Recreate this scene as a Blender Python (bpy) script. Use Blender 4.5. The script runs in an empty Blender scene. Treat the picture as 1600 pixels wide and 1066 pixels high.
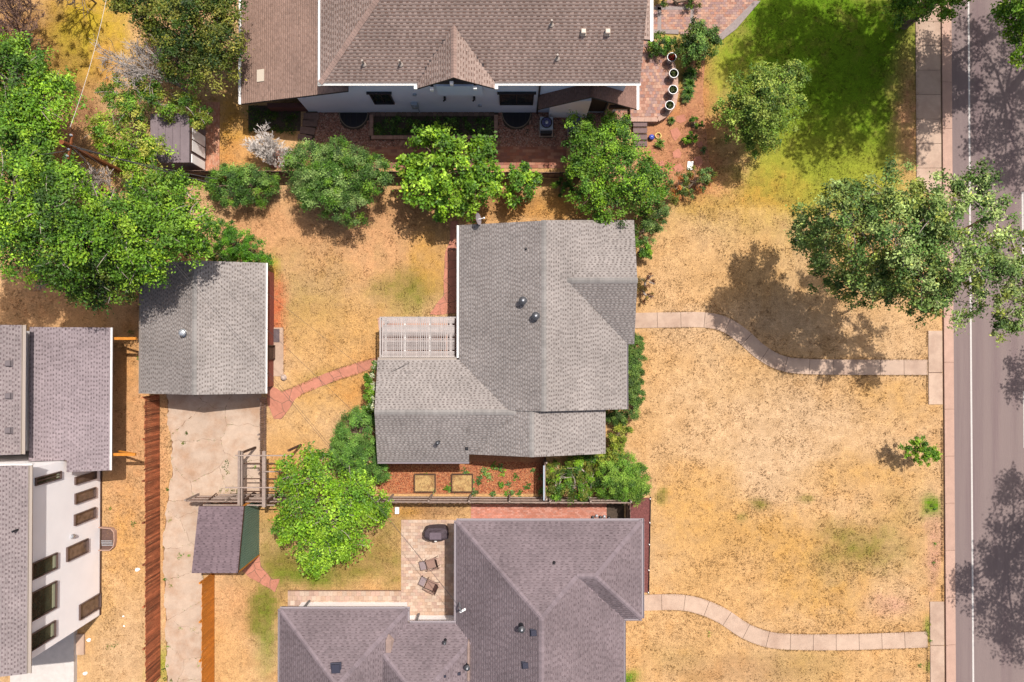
import bpy, math, random
import numpy as np
from mathutils import Vector

# ------------------------------------------------------------------ camera, sky, sun, exposure
SC = bpy.context.scene
COL = SC.collection
CAMH, F, TILT = 43.5, 1067.0, math.radians(0.6)
cam_data = bpy.data.cameras.new('camera')
cam_data.sensor_width = 36.0
cam_data.lens = F * 36.0 / 1600.0
cam_data.clip_end = 2000.0
cam = bpy.data.objects.new('camera', cam_data)
cam.location = (0, 0, CAMH)
cam.rotation_euler = (TILT, 0, 0)
COL.objects.link(cam)
SC.camera = cam

SUN_EL = math.radians(64.8)
SUN_DX, SUN_DY = 0.63, 0.777           # horizontal direction towards the sun (east, north)
world = bpy.data.worlds.new('World')
SC.world = world
world.use_nodes = True
wn = world.node_tree
bg = wn.nodes['Background']
sky = wn.nodes.new('ShaderNodeTexSky')
sky.sky_type = 'NISHITA'
sky.sun_disc = False
sky.sun_elevation = SUN_EL
sky.sun_rotation = math.atan2(SUN_DX, SUN_DY)
sky.altitude = 0
sky.dust_density = 5.0
sky.air_density = 1.0
sky.ozone_density = .6
wn.links.new(sky.outputs[0], bg.inputs[0])
bg.inputs[1].default_value = 0.115
sd = bpy.data.lights.new('sun', 'SUN')
sd.energy = 4.9
sd.angle = math.radians(0.55)
sd.color = (1.0, 0.955, 0.89)
sun = bpy.data.objects.new('sun', sd)
sv = Vector((SUN_DX * math.cos(SUN_EL), SUN_DY * math.cos(SUN_EL), math.sin(SUN_EL)))
sun.rotation_euler = sv.to_track_quat('Z', 'Y').to_euler()
sun.location = (20, 25, 60)
COL.objects.link(sun)
vs = SC.view_settings
vs.view_transform = 'Standard'
vs.look = 'None'
vs.exposure = 0.31
vs.gamma = 1.0
vs.use_curve_mapping = False

R = random.Random(7)
NR = np.random.default_rng(11)
KEXP = 2.15                            # sunlit display value per unit of albedo

# ------------------------------------------------------------------ measuring: a photo pixel and a height give a place
def ray(px, py):
    xc, yc = (px - 800) / F, -(py - 533) / F
    return xc, yc * math.cos(TILT) + math.sin(TILT), yc * math.sin(TILT) - math.cos(TILT)
def XY(px, py, z=0.0):
    a, b, c = ray(px, py)
    s = (CAMH - z) / -c
    return a * s, b * s
def P(px, py, z=0.0):
    x, y = XY(px, py, z)
    return (x, y, z)
def X_(px, z=0.0, py=544): return XY(px, py, z)[0]
def Y_(py, z=0.0, px=800): return XY(px, py, z)[1]
def on_x(px, py, X):                   # where the sight line meets the wall x = X
    a, b, c = ray(px, py); s = X / a
    return b * s, CAMH + c * s
def on_y(px, py, Y):
    a, b, c = ray(px, py); s = Y / b
    return a * s, CAMH + c * s

def lin1(c):
    c /= 255.0
    return c / 12.92 if c < .04045 else ((c + .055) / 1.055) ** 2.4
def A(r, g, b, k=KEXP):                # sunlit sRGB reading -> base colour
    return tuple(min(.9, lin1(v) / k) for v in (r, g, b))

# ------------------------------------------------------------------ materials
def mat(name, rgb=(.5, .5, .5), rough=.85, n=(6.0, .18), n2=(40.0, .12), bump=(30.0, .15), attr=False,
        metal=0.0, rnd=0.0, spec=.3, stretch=None, tint=None, tint_scale=.6, trans=0.0):
    m = bpy.data.materials.new(name)
    m.use_nodes = True
    t = m.node_tree; N = t.nodes; L = t.links
    b = N['Principled BSDF']
    b.inputs['Roughness'].default_value = rough
    b.inputs['Metallic'].default_value = metal
    b.inputs['Specular IOR Level'].default_value = spec
    geo = N.new('ShaderNodeNewGeometry')
    pos = geo.outputs['Position']
    if stretch:
        mp = N.new('ShaderNodeMapping'); mp.inputs['Scale'].default_value = stretch
        L.new(pos, mp.inputs[0]); pos = mp.outputs[0]
    if attr:
        at = N.new('ShaderNodeAttribute'); at.attribute_name = 'tint'; col = at.outputs['Color']
    else:
        rg = N.new('ShaderNodeRGB'); rg.outputs[0].default_value = (*rgb, 1); col = rg.outputs[0]
    if tint is not None:               # a second colour in large soft patches (wear, stain)
        nz = N.new('ShaderNodeTexNoise'); nz.inputs['Scale'].default_value = tint_scale
        nz.inputs['Detail'].default_value = 6; nz.inputs['Roughness'].default_value = .65
        L.new(pos, nz.inputs['Vector'])
        rp = N.new('ShaderNodeMapRange'); rp.inputs[1].default_value = .45; rp.inputs[2].default_value = .68
        L.new(nz.outputs[0], rp.inputs[0])
        mx = N.new('ShaderNodeMix'); mx.data_type = 'RGBA'
        L.new(rp.outputs[0], mx.inputs[0]); L.new(col, mx.inputs[6]); mx.inputs[7].default_value = (*tint, 1)
        col = mx.outputs[2]
    fac = None
    def mul(x):
        nonlocal fac
        if fac is None: fac = x; return
        q = N.new('ShaderNodeMath'); q.operation = 'MULTIPLY'; L.new(fac, q.inputs[0]); L.new(x, q.inputs[1]); fac = q.outputs[0]
    for spec_ in (n, n2):
        if spec_ and spec_[1] > 0:
            nz = N.new('ShaderNodeTexNoise'); nz.inputs['Scale'].default_value = spec_[0]
            nz.inputs['Detail'].default_value = 5; nz.inputs['Roughness'].default_value = .6
            L.new(pos, nz.inputs['Vector'])
            mr = N.new('ShaderNodeMapRange')
            mr.inputs[1].default_value = .3; mr.inputs[2].default_value = .7
            mr.inputs[3].default_value = 1 - spec_[1]; mr.inputs[4].default_value = 1 + spec_[1]
            L.new(nz.outputs[0], mr.inputs[0]); mul(mr.outputs[0])
    if rnd:
        oi = N.new('ShaderNodeObjectInfo'); mr = N.new('ShaderNodeMapRange')
        mr.inputs[3].default_value = 1 - rnd; mr.inputs[4].default_value = 1 + rnd
        L.new(oi.outputs['Random'], mr.inputs[0]); mul(mr.outputs[0])
    if fac is not None:
        vm = N.new('ShaderNodeVectorMath'); vm.operation = 'SCALE'
        L.new(col, vm.inputs[0]); L.new(fac, vm.inputs['Scale']); col = vm.outputs[0]
    L.new(col, b.inputs['Base Color'])
    if bump and bump[1] > 0:
        nz = N.new('ShaderNodeTexNoise'); nz.inputs['Scale'].default_value = bump[0]; nz.inputs['Detail'].default_value = 4
        L.new(pos, nz.inputs['Vector'])
        bp = N.new('ShaderNodeBump'); bp.inputs['Strength'].default_value = bump[1]; bp.inputs['Distance'].default_value = .05
        L.new(nz.outputs[0], bp.inputs['Height']); L.new(bp.outputs[0], b.inputs['Normal'])
    if trans:
        tr = N.new('ShaderNodeBsdfTranslucent'); L.new(col, tr.inputs[0])
        ms = N.new('ShaderNodeMixShader'); ms.inputs[0].default_value = trans
        L.new(b.outputs[0], ms.inputs[1]); L.new(tr.outputs[0], ms.inputs[2])
        L.new(ms.outputs[0], N['Material Output'].inputs['Surface'])
    return m
def glass(name, rgb, rough=.12):
    m = mat(name, rgb, rough=rough, n=(2.2, .5), n2=None, bump=None, spec=.6)
    return m

M = dict(
    ground=mat('dry_lawn', attr=True, n=(4.0, .13), n2=(17.0, .30), bump=(24.0, .7), rough=1.0, spec=.05),
    grass=mat('grass_blades', attr=True, n=(3.0, .1), n2=None, bump=None, rough=.9, spec=.1, trans=.2),
    leaf=mat('foliage', attr=True, n=(1.2, .16), n2=None, bump=None, rough=.55, spec=.3, trans=.22),
    bark=mat('bark', (.16, .115, .08), n=(9, .3), bump=(30, .5), stretch=(1, 1, .25)),
    deadwood=mat('dead_wood', (.30, .25, .215), n=(9, .25), bump=(30, .3)),
    shingle=mat('roof_shingles', attr=True, n=(.42, .14), n2=(55, .15), bump=(60, .25), rough=.95, spec=.15),
    deck=mat('roof_deck', (.07, .065, .065)),
    concrete=mat('concrete', A(230, 198, 174), n=(2.2, .08), n2=(30, .08), bump=(40, .12), rnd=.07, tint=A(204, 170, 148), tint_scale=.5),
    driveway=mat('old_concrete', A(226, 199, 176), n=(1.6, .1), n2=(26, .1), bump=(30, .2), rnd=.05, tint=A(206, 168, 138), tint_scale=.7),
    kerb=mat('kerb_concrete', A(222, 182, 162), n=(2, .08), n2=(30, .1), bump=(40, .2), rnd=.05),
    asphalt=mat('asphalt', A(158, 138, 134), n=(1.4, .05), n2=None, bump=(60, .3), tint=A(142, 120, 120), tint_scale=.9, stretch=(1, .035, 1)),
    paint=mat('road_paint', A(240, 232, 226), n=(8, .1), n2=(50, .12)),
    white=mat('white_paint', (.72, .70, .68), n=(3, .04), n2=None, bump=None, rough=.6),
    stucco=mat('white_stucco', (.86, .82, .81), n=(.8, .03), n2=(60, .03), bump=(70, .1)),
    stucco_g=mat('pale_stucco', (.62, .66, .76), n=(.8, .04), n2=(60, .04), bump=(70, .1)),
    gutter_w=mat('white_gutter', (.60, .585, .565), n=None, n2=None, bump=None, rough=.4, spec=.5),
    gutter_g=mat('grey_gutter', A(182, 170, 176), n=None, n2=None, bump=None, rough=.5),
    gutter_t=mat('taupe_gutter', A(205, 190, 178), n=None, n2=None, bump=None, rough=.5),
    dark=mat('dark_frame', (.025, .022, .024), n=None, n2=None, bump=None, rough=.5),
    black=mat('black_metal', (.02, .02, .024), n=None, n2=None, bump=None, rough=.35, metal=.3),
    steel=mat('galvanised_steel', (.45, .46, .48), n=(8, .12), n2=None, bump=None, rough=.4, metal=.7),
    glass_d=glass('dark_glass', (.018, .02, .022)),
    glass_g=glass('green_glass', (.03, .035, .022)),
    glass_b=glass('brown_glass', (.13, .085, .065)),
    fence_r=mat('weathered_red_wood', A(172, 100, 66, 1.5), n=(5, .3), n2=(30, .35), bump=(40, .4), rnd=.5, stretch=(1, 1, .3)),
    fence_o=mat('stained_orange_wood', A(196, 120, 40, 1.25), n=(4, .15), n2=(30, .14), bump=(40, .3), rnd=.09, stretch=(1, 1, .3)),
    fence_b=mat('grey_brown_wood', A(150, 122, 108, 1.7), n=(5, .2), n2=(30, .2), bump=(40, .4), rnd=.25, stretch=(.4, .4, .4)),
    wood_p=mat('pale_old_timber', A(190, 168, 155), n=(5, .15), n2=(30, .15), bump=(40, .3), rnd=.12),
    wood_d=mat('dark_timber', A(112, 82, 66), n=(5, .2), n2=(30, .15), bump=(40, .3), rnd=.12),
    wood_o=mat('new_orange_timber', A(222, 142, 52, 1.8), n=(5, .15), bump=(40, .2)),
    brick=mat('brick_pavers', attr=True, n=(2, .1), n2=(30, .12), bump=(40, .2)),
    joint=mat('joint_sand', A(150, 118, 98), n=(10, .2)),
    mulch=mat('red_mulch', A(206, 140, 100), n=(9, .25), n2=(40, .35), bump=(40, .9), rough=1, tint=A(222, 160, 105), tint_scale=1.1),
    rock=mat('river_rock', attr=True, n=(8, .1), n2=(50, .12), bump=(40, .3)),
    flag=mat('red_flagstone', A(222, 148, 122), n=(3, .12), n2=(30, .1), bump=(30, .3), rnd=.1),
    soil=mat('dark_soil', (.06, .042, .03), n=(9, .3), n2=(40, .3), bump=(40, .8)),
    metal_gr=mat('green_metal_sheet', A(104, 128, 112, 1.25), n=(1.5, .08), n2=None, bump=None, rough=.5),
    grey_roofing=mat('grey_felt', A(150, 134, 138), n=(2, .1), n2=(30, .06), bump=(40, .1)),
    cover=mat('grill_cover_cloth', A(98, 84, 92), n=(5, .15), n2=(40, .05), bump=(9, .35), rough=.75),
    sling=mat('brown_sling', A(178, 142, 128), n=(30, .08), n2=None, bump=None),
    sling_d=mat('dark_brown_sling', A(120, 84, 76), n=(30, .08), n2=None, bump=None),
    frame_br=mat('brown_metal', (.12, .08, .07), n=None, n2=None, bump=None, rough=.4, metal=.4),
    pot=mat('white_glazed_pot', (.24, .235, .25), n=(5, .08), n2=None, bump=None, rough=.35, spec=.5),
    blue=mat('blue_plastic', (.05, .07, .3), n=None, n2=None, bump=None, rough=.3),
    bluegrey=mat('ac_fan_metal', (.10, .11, .25), n=(9, .3), n2=None, bump=None, rough=.35, metal=.4),
    yellow=mat('yellow_hose', (.6, .45, .12), n=None, n2=None, bump=None, rough=.5),
    greybox=mat('grey_box', (.28, .32, .37), n=(6, .06), n2=None, bump=None, rough=.5),
    rust=mat('pole_wood', A(150, 88, 48, 1.9), n=(6, .3), n2=(30, .2), bump=(40, .4), stretch=(1, 1, .15)),
    wire=mat('wire_rubber', (.05, .045, .045), n=None, n2=None, bump=None),
    wire_w=mat('pale_wire', (.5, .46, .42), n=None, n2=None, bump=None),
)

# ------------------------------------------------------------------ mesh tools
class MB:
    def __init__(s): s.v = []; s.f = []; s.c = []
    def face(s, pts, col=None):
        n = len(s.v); s.v.extend(tuple(p) for p in pts); s.f.append(tuple(range(n, n + len(pts)))); s.c.append(col or (1, 1, 1)); return s
    def _add(s, vs_, fs, col=None):
        n = len(s.v); s.v.extend(vs_)
        for f in fs: s.f.append(tuple(i + n for i in f)); s.c.append(col or (1, 1, 1))
        return s
    def box(s, x0, x1, y0, y1, z0, z1, col=None):
        v = [(x0, y0, z0), (x1, y0, z0), (x1, y1, z0), (x0, y1, z0), (x0, y0, z1), (x1, y0, z1), (x1, y1, z1), (x0, y1, z1)]
        return s._add(v, [(3, 2, 1, 0), (4, 5, 6, 7), (0, 1, 5, 4), (1, 2, 6, 5), (2, 3, 7, 6), (3, 0, 4, 7)], col)
    def obox(s, c, d, L, W, H, col=None):           # oriented box: centre, horizontal direction angle, length, width, height
        ca, sa = math.cos(d), math.sin(d); v = []
        for dz in (-H / 2, H / 2):
            for (a, b) in ((-L / 2, -W / 2), (L / 2, -W / 2), (L / 2, W / 2), (-L / 2, W / 2)):
                v.append((c[0] + a * ca - b * sa, c[1] + a * sa + b * ca, c[2] + dz))
        return s._add(v, [(3, 2, 1, 0), (4, 5, 6, 7), (0, 1, 5, 4), (1, 2, 6, 5), (2, 3, 7, 6), (3, 0, 4, 7)], col)
    def prism(s, poly, z0, z1, col=None):
        n = len(poly)
        ar = sum(poly[i][0] * poly[(i + 1) % n][1] - poly[(i + 1) % n][0] * poly[i][1] for i in range(n))
        if ar < 0: poly = poly[::-1]
        v = [(x, y, z0) for x, y in poly] + [(x, y, z1) for x, y in poly]
        fs = [tuple(range(n, 2 * n)), tuple(range(n - 1, -1, -1))] + [(i, (i + 1) % n, n + (i + 1) % n, n + i) for i in range(n)]
        return s._add(v, fs, col)
    def tube(s, pts, r, sides=6, col=None, caps=True):
        pts = [Vector(p) for p in pts]; rs = r if isinstance(r, (list, tuple)) else [r] * len(pts)
        n0 = len(s.v); up = Vector((0, 0, 1))
        for i, p in enumerate(pts):
            d = (pts[min(i + 1, len(pts) - 1)] - pts[max(i - 1, 0)])
            if d.length < 1e-9: d = Vector((0, 0, 1))
            d.normalize(); a = d.cross(up if abs(d.z) < .95 else Vector((1, 0, 0))).normalized(); b = d.cross(a)
            for k in range(sides):
                t = 2 * math.pi * k / sides; q = p + (a * math.cos(t) + b * math.sin(t)) * rs[i]; s.v.append(tuple(q))
        for i in range(len(pts) - 1):
            for k in range(sides):
                k2 = (k + 1) % sides
                s.f.append((n0 + i * sides + k, n0 + i * sides + k2, n0 + (i + 1) * sides + k2, n0 + (i + 1) * sides + k)); s.c.append(col or (1, 1, 1))
        if caps:
            s.f.append(tuple(n0 + k for k in range(sides))); s.c.append(col or (1, 1, 1))
            e = n0 + (len(pts) - 1) * sides
            s.f.append(tuple(e + k for k in range(sides - 1, -1, -1))); s.c.append(col or (1, 1, 1))
        return s
    def lathe(s, c, prof, sides=16, col=None):      # profile: (radius, z)
        n0 = len(s.v)
        for (r, z) in prof:
            for k in range(sides):
                t = 2 * math.pi * k / sides; s.v.append((c[0] + r * math.cos(t), c[1] + r * math.sin(t), c[2] + z))
        for i in range(len(prof) - 1):
            for k in range(sides):
                k2 = (k + 1) % sides
                s.f.append((n0 + i * sides + k, n0 + i * sides + k2, n0 + (i + 1) * sides + k2, n0 + (i + 1) * sides + k)); s.c.append(col or (1, 1, 1))
        s.f.append(tuple(n0 + k for k in range(sides - 1, -1, -1))); s.c.append(col or (1, 1, 1))
        e = n0 + (len(prof) - 1) * sides
        s.f.append(tuple(e + k for k in range(sides))); s.c.append(col or (1, 1, 1))
        return s
    def mesh(s, name, m):
        me = bpy.data.meshes.new(name); me.from_pydata(s.v, [], s.f); me.materials.append(m)
        ca = me.attributes.new('tint', 'FLOAT_COLOR', 'FACE')
        arr = np.ones((len(s.f), 4), dtype=np.float32); arr[:, :3] = np.array(s.c, dtype=np.float32)
        ca.data.foreach_set('color', arr.ravel()); me.update(); return me

def np_mesh(name, v, f, c, m):                       # fast: v (N,3), f (M,k), c (M,3)
    me = bpy.data.meshes.new(name); k = f.shape[1]
    me.vertices.add(len(v)); me.vertices.foreach_set('co', v.astype(np.float32).ravel())
    me.loops.add(f.size); me.loops.foreach_set('vertex_index', f.astype(np.int32).ravel())
    me.polygons.add(len(f)); me.polygons.foreach_set('loop_start', np.arange(0, f.size, k, dtype=np.int32))
    me.polygons.foreach_set('loop_total', np.full(len(f), k, dtype=np.int32))
    me.materials.append(m)
    me.update(calc_edges=True)
    ca = me.attributes.new('tint', 'FLOAT_COLOR', 'FACE')
    arr = np.ones((len(f), 4), dtype=np.float32); arr[:, :3] = c
    ca.data.foreach_set('color', arr.ravel()); return me

def tag(o, label=None, cat=None, group=None, kind=None):
    if label: o['label'] = label
    if cat: o['category'] = cat
    if group: o['group'] = group
    if kind: o['kind'] = kind
    return o
def thing(name, label, cat, loc=(0, 0, 0), group=None, rz=0.0):
    o = bpy.data.objects.new(name, None); o.empty_display_size = .3; COL.objects.link(o)
    o.location = loc; o.rotation_euler = (0, 0, rz); return tag(o, label, cat, group)
def root_of(o):
    t = Vector((0, 0, 0))
    while o is not None: t += Vector(o.location); o = o.parent
    return t
def part(name, mesh, parent=None, kind=None, label=None):   # mesh written in world coordinates
    o = bpy.data.objects.new(name, mesh); COL.objects.link(o)
    if parent is not None:
        o.parent = parent; o.location = -root_of(parent)
    return tag(o, label=label, kind=kind)
def piece(name, mesh, parent, loc, rot=(0, 0, 0), scale=(1, 1, 1)):   # mesh written round its own origin; loc in world
    o = bpy.data.objects.new(name, mesh); COL.objects.link(o)
    o.parent = parent; o.location = Vector(loc) - root_of(parent); o.rotation_euler = rot; o.scale = scale
    return o
def lpart(name, mesh, parent, loc=(0, 0, 0), rot=(0, 0, 0)):          # mesh written in the parent's own space
    o = bpy.data.objects.new(name, mesh); COL.objects.link(o); o.parent = parent; o.location = loc; o.rotation_euler = rot
    return o
def copy_thing(o, loc, rz=0.0, label=None, scale=None):
    c = o.copy(); COL.objects.link(c); c.location = loc; c.rotation_euler = (0, 0, rz)
    if label: c['label'] = label
    if scale: c.scale = scale
    for ch in list(o.children):
        d = ch.copy(); COL.objects.link(d); d.parent = c
        for g in list(ch.children):
            e = g.copy(); COL.objects.link(e); e.parent = d
    return c
def struct(name, mesh, parent=None):
    o = part(name, mesh, parent)
    if parent is None: o['kind'] = 'structure'
    return o
def shade(c, k): return tuple(min(1, v * k) for v in c)
def inside(poly, x, y):
    r = False; n = len(poly); j = n - 1
    for i in range(n):
        xi, yi = poly[i]; xj, yj = poly[j]
        if (yi > y) != (yj > y) and x < (xj - xi) * (y - yi) / (yj - yi) + xi: r = not r
        j = i
    return r
def np_inside(poly, x, y):
    r = np.zeros(x.shape, bool); n = len(poly); j = n - 1
    for i in range(n):
        xi, yi = poly[i]; xj, yj = poly[j]
        if yi != yj: r ^= ((yi > y) != (yj > y)) & (x < (xj - xi) * (y - yi) / (yj - yi) + xi)
        j = i
    return r
def vnoise(x, y, sc, seed):
    g = np.random.default_rng(seed).random((256, 256)); u = x * sc; v = y * sc
    i = np.floor(u).astype(int); j = np.floor(v).astype(int); a = u - i; b = v - j
    a = a * a * (3 - 2 * a); b = b * b * (3 - 2 * b); i %= 256; j %= 256; i2 = (i + 1) % 256; j2 = (j + 1) % 256
    return (g[i, j] * (1 - a) + g[i2, j] * a) * (1 - b) + (g[i, j2] * (1 - a) + g[i2, j2] * a) * b
def PL(*pts, z=0.0): return [XY(a, b, z) for a, b in pts]

# ------------------------------------------------------------------ ground: one sheet, colour of soil, dry lawn and one painted shade patch by place
STRAW = np.array(A(235, 187, 130)); PALE = np.array(A(238, 199, 156)); ORANGE = np.array(A(230, 166, 96))
DIRT = np.array(A(232, 176, 126)); GREEN = np.array(A(114, 150, 34)); YGREEN = np.array(A(186, 184, 72))
OLIVE = np.array(A(150, 138, 66)); GOLD = np.array(A(224, 170, 84)); BROWN = np.array(A(166, 118, 84)); PINK = np.array(A(222, 168, 142))
BLOBS = [  # px, py, rx, ry, colour, strength
    (1260, 130, 190, 170, YGREEN, 1.0), (1300, 70, 150, 110, GREEN, 1.0), (1220, 20, 60, 40, GREEN, .9), (1340, 170, 90, 90, GREEN, .7), (1240, 288, 110, 28, GREEN, .6), (1230, 245, 90, 40, GREEN, .35),
    (1250, 255, 140, 50, YGREEN, .9), (1110, 130, 22, 60, YGREEN, .6), (1170, 300, 80, 30, GOLD, .7), (1350, 300, 80, 25, YGREEN, .7), (1310, 200, 100, 70, GREEN, .45),
    (1420, 190, 20, 90, DIRT, .8), (1130, 240, 35, 60, STRAW, .7),
    (1300, 520, 120, 40, PALE, .5), (1150, 620, 120, 50, PALE, .6), (1270, 680, 110, 60, PALE, .7), (1200, 730, 60, 50, PALE, .7), (1080, 700, 50, 30, PALE, .5),
    (1090, 830, 60, 80, GOLD, .42), (1360, 740, 80, 25, GOLD, .4), (1190, 830, 70, 30, GOLD, .35), (1230, 870, 60, 50, GOLD, .4), (1290, 930, 60, 30, GOLD, .5), (1390, 620, 60, 30, GOLD, .35),
    (1345, 860, 55, 35, OLIVE, .7), (1420, 800, 40, 30, OLIVE, .25), (1160, 590, 70, 40, GOLD, .15), (1060, 450, 40, 80, PALE, .3), (1140, 400, 70, 50, STRAW, .5),
    (1120, 890, 60, 60, STRAW, .4), (1240, 1040, 60, 25, OLIVE, .3), (1060, 1030, 40, 25, OLIVE, .2), (1150, 1050, 80, 20, BROWN, .3), (1390, 945, 30, 15, PINK, .5), (1458, 860, 10, 60, PINK, .7),
    (1455, 793, 13, 14, GREEN, .8), (1450, 985, 6, 18, GREEN, .6), (1455, 1040, 8, 8, GREEN, .7),
    (1035, 777, 10, 10, OLIVE, .9), (1185, 788, 14, 8, OLIVE, .8), (1160, 810, 8, 6, OLIVE, .6), (1260, 780, 12, 5, OLIVE, .6),
    (560, 380, 120, 60, DIRT, .8), (420, 350, 70, 30, DIRT, .9), (540, 500, 90, 60, GOLD, .25), (450, 460, 30, 70, OLIVE, .22), (500, 450, 40, 60, OLIVE, .25),
    (640, 450, 45, 35, OLIVE, .75), (635, 480, 30, 20, GREEN, .22), (670, 395, 30, 45, GOLD, .5), (430, 420, 8, 20, YGREEN, .7), (520, 610, 60, 30, GOLD, .35), (560, 610, 30, 25, ORANGE, .6),
    (460, 660, 40, 40, GOLD, .25), (500, 590, 25, 10, OLIVE, .35), (595, 560, 30, 30, ORANGE, .5), (430, 490, 14, 50, np.array(A(226, 130, 88)), .9),
    (120, 60, 66, 66, np.array(A(218, 176, 60)), 1.0), (125, 75, 45, 46, np.array(A(206, 182, 58)), .9), (165, 110, 25, 40, ORANGE, .6), (30, 50, 60, 50, BROWN, .6), (70, 85, 40, 20, BROWN, .5),
    (360, 190, 30, 40, GOLD, .8), (360, 250, 30, 30, ORANGE, .8), (110, 250, 70, 20, ORANGE, .7), (112, 165, 34, 60, BROWN, .95),  # last brown blob paints the tree's shade into the ground colour
    (110, 470, 110, 40, DIRT, .6), (200, 700, 30, 200, DIRT, .9), (200, 870, 30, 90, GOLD, .4), (190, 960, 30, 60, PALE, .5), (160, 950, 30, 30, GOLD, .3), (200, 560, 14, 50, ORANGE, .45),
    (250, 700, 14, 200, DIRT, .7), (250, 1040, 20, 30, YGREEN, .8), (380, 940, 40, 50, DIRT, .6), (415, 960, 24, 40, OLIVE, .9), (415, 1000, 14, 60, GREEN, .4), (430, 850, 30, 40, OLIVE, .5),
    (470, 890, 60, 30, OLIVE, .9), (570, 880, 60, 30, OLIVE, .7), (480, 905, 40, 12, GREEN, .5), (600, 830, 30, 30, OLIVE, .5), (660, 798, 60, 10, BROWN, .5), (620, 800, 30, 8, GOLD, .6), (430, 805, 20, 12, GOLD, .5),
    (440, 740, 20, 40, ORANGE, .5), (1060, 200, 50, 60, np.array(A(220, 150, 104)), .95), (1060, 265, 60, 30, np.array(A(220, 150, 104)), .9), (1095, 130, 16, 60, np.array(A(220, 150, 104)), .6),
    (700, 330, 120, 20, BROWN, .35), (860, 320, 60, 20, GOLD, .6), (840, 330, 80, 18, ORANGE, .4), (780, 310, 60, 20, BROWN, .5),
    (985, 1058, 14, 12, GREEN, .8),
]
def ground_colour(x, y):
    # world -> photo pixel at ground level (flat ground)
    ct, st = math.cos(TILT), math.sin(TILT)
    dz = CAMH; yc = (y * ct - dz * st) / (y * st + dz * ct)
    px = 800 + F * x / (y * st + dz * ct); py = 533 - F * yc
    c = np.empty(x.shape + (3,)); c[:] = STRAW
    n1 = vnoise(x + 90, y + 70, .35, 1)[..., None]; n2 = vnoise(x + 90, y + 70, 1.3, 2)[..., None]; n3 = vnoise(x + 90, y + 70, 4.0, 3)[..., None]; n4 = vnoise(x + 90, y + 70, 1.9, 4)[..., None]
    w = np.clip((n1 - .35) * 2, 0, 1) * .55; c = c * (1 - w) + PALE * w
    w = np.clip((n2 - .55) * 2.2, 0, 1) * .35; c = c * (1 - w) + np.array(A(226, 166, 96)) * w
    wx = (vnoise(x + 90, y + 70, .8, 5) - .5) * 34 + (vnoise(x + 90, y + 70, 3., 6) - .5) * 16
    wy = (vnoise(x + 90, y + 70, .8, 7) - .5) * 34 + (vnoise(x + 90, y + 70, 3., 8) - .5) * 16
    for (bx, by, rx, ry, col, s) in BLOBS:
        d = ((px + wx * min(1, rx / 40) - bx) / rx) ** 2 + ((py + wy * min(1, ry / 40) - by) / ry) ** 2
        w = np.clip((s * np.exp(-(d ** 1.5) * .55))[..., None] * (.55 + .45 * n3 + .55 * n4), 0, 1)
        c = c * (1 - w) + col * w
    c *= .97 + .07 * vnoise(x * .25 + 90, y * 2.6 + 70, 1.0, 9)[..., None]
    c *= (.88 + .2 * n3) * (.95 + .12 * n4)
    return c
def axis_pts(lo, hi, far, step):
    a = list(np.arange(lo, hi + 1e-6, step))
    out = []; d = step * 4; p = lo
    while p > -far: p -= d; out.append(p); d *= 1.7
    left = out[::-1]; out = []; d = step * 4; p = hi
    while p < far: p += d; out.append(p); d *= 1.7
    return np.array(left + a + out)
gx = axis_pts(-36, 29, 300, .17); gy = axis_pts(-24, 25, 300, .17)
GX, GY = np.meshgrid(gx, gy, indexing='ij')
h = (vnoise(GX + 90, GY + 70, .9, 21) - .5) * .02
far_m = (np.abs(GX) > 34) | (np.abs(GY) > 24); h[far_m] = -.01
vv = np.stack([GX, GY, h - .012], -1).reshape(-1, 3)
nx_, ny_ = len(gx), len(gy)
ii, jj = np.meshgrid(np.arange(nx_ - 1), np.arange(ny_ - 1), indexing='ij')
q0 = (ii * ny_ + jj).ravel(); ff = np.stack([q0, q0 + ny_, q0 + ny_ + 1, q0 + 1], -1)
cx = (GX[:-1, :-1] + GX[1:, 1:]) / 2; cy = (GY[:-1, :-1] + GY[1:, 1:]) / 2
struct('ground', np_mesh('ground', vv, ff, ground_colour(cx, cy).reshape(-1, 3), M['ground']))

# ------------------------------------------------------------------ road, kerb, sidewalk, paths
RX = X_(1490)
struct('road', MB().face([(RX, -300, .004), (RX + 11, -300, .004), (RX + 11, 300, .004), (RX, 300, .004)]).mesh('road', M['asphalt']))
far_v = MB().box(RX + 11, RX + 11.45, -60, 60, -.1, .14)
struct('far_kerb', far_v.mesh('far_kerb', M['kerb']))
ln = MB(); lx = X_(1517)
ln.box(lx - .055, lx + .055, -60, 60, .0, .009)
struct('edge_line', ln.mesh('edge_line', M['paint']))
ln = MB(); lx = X_(1599.5)
for (a, b) in ((300, 418), (612, 700), (-60, 60), (850, 940), (1130, 1220)):
    ln.box(lx - .06, lx + .06, Y_(b), Y_(a), .0, .009)
struct('lane_dashes', ln.mesh('lane_dashes', M['paint']))
def slab_mesh(x0, x1, y0, y1, z0, z1, m, bev=.012):
    b = MB(); cx, cy = (x0 + x1) / 2, (y0 + y1) / 2; hx, hy = (x1 - x0) / 2, (y1 - y0) / 2
    v = []
    for (hx_, hy_, z) in ((hx, hy, z0), (hx, hy, z1 - bev), (hx - bev, hy - bev, z1)):
        v += [(-hx_, -hy_, z), (hx_, -hy_, z), (hx_, hy_, z), (-hx_, hy_, z)]
    fs = [(8, 9, 10, 11)]
    for l in (0, 4): fs += [(l + i, l + (i + 1) % 4, l + 4 + (i + 1) % 4, l + 4 + i) for i in range(4)]
    b._add(v, fs); return b.mesh('slab', m), (cx, cy, 0)
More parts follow.
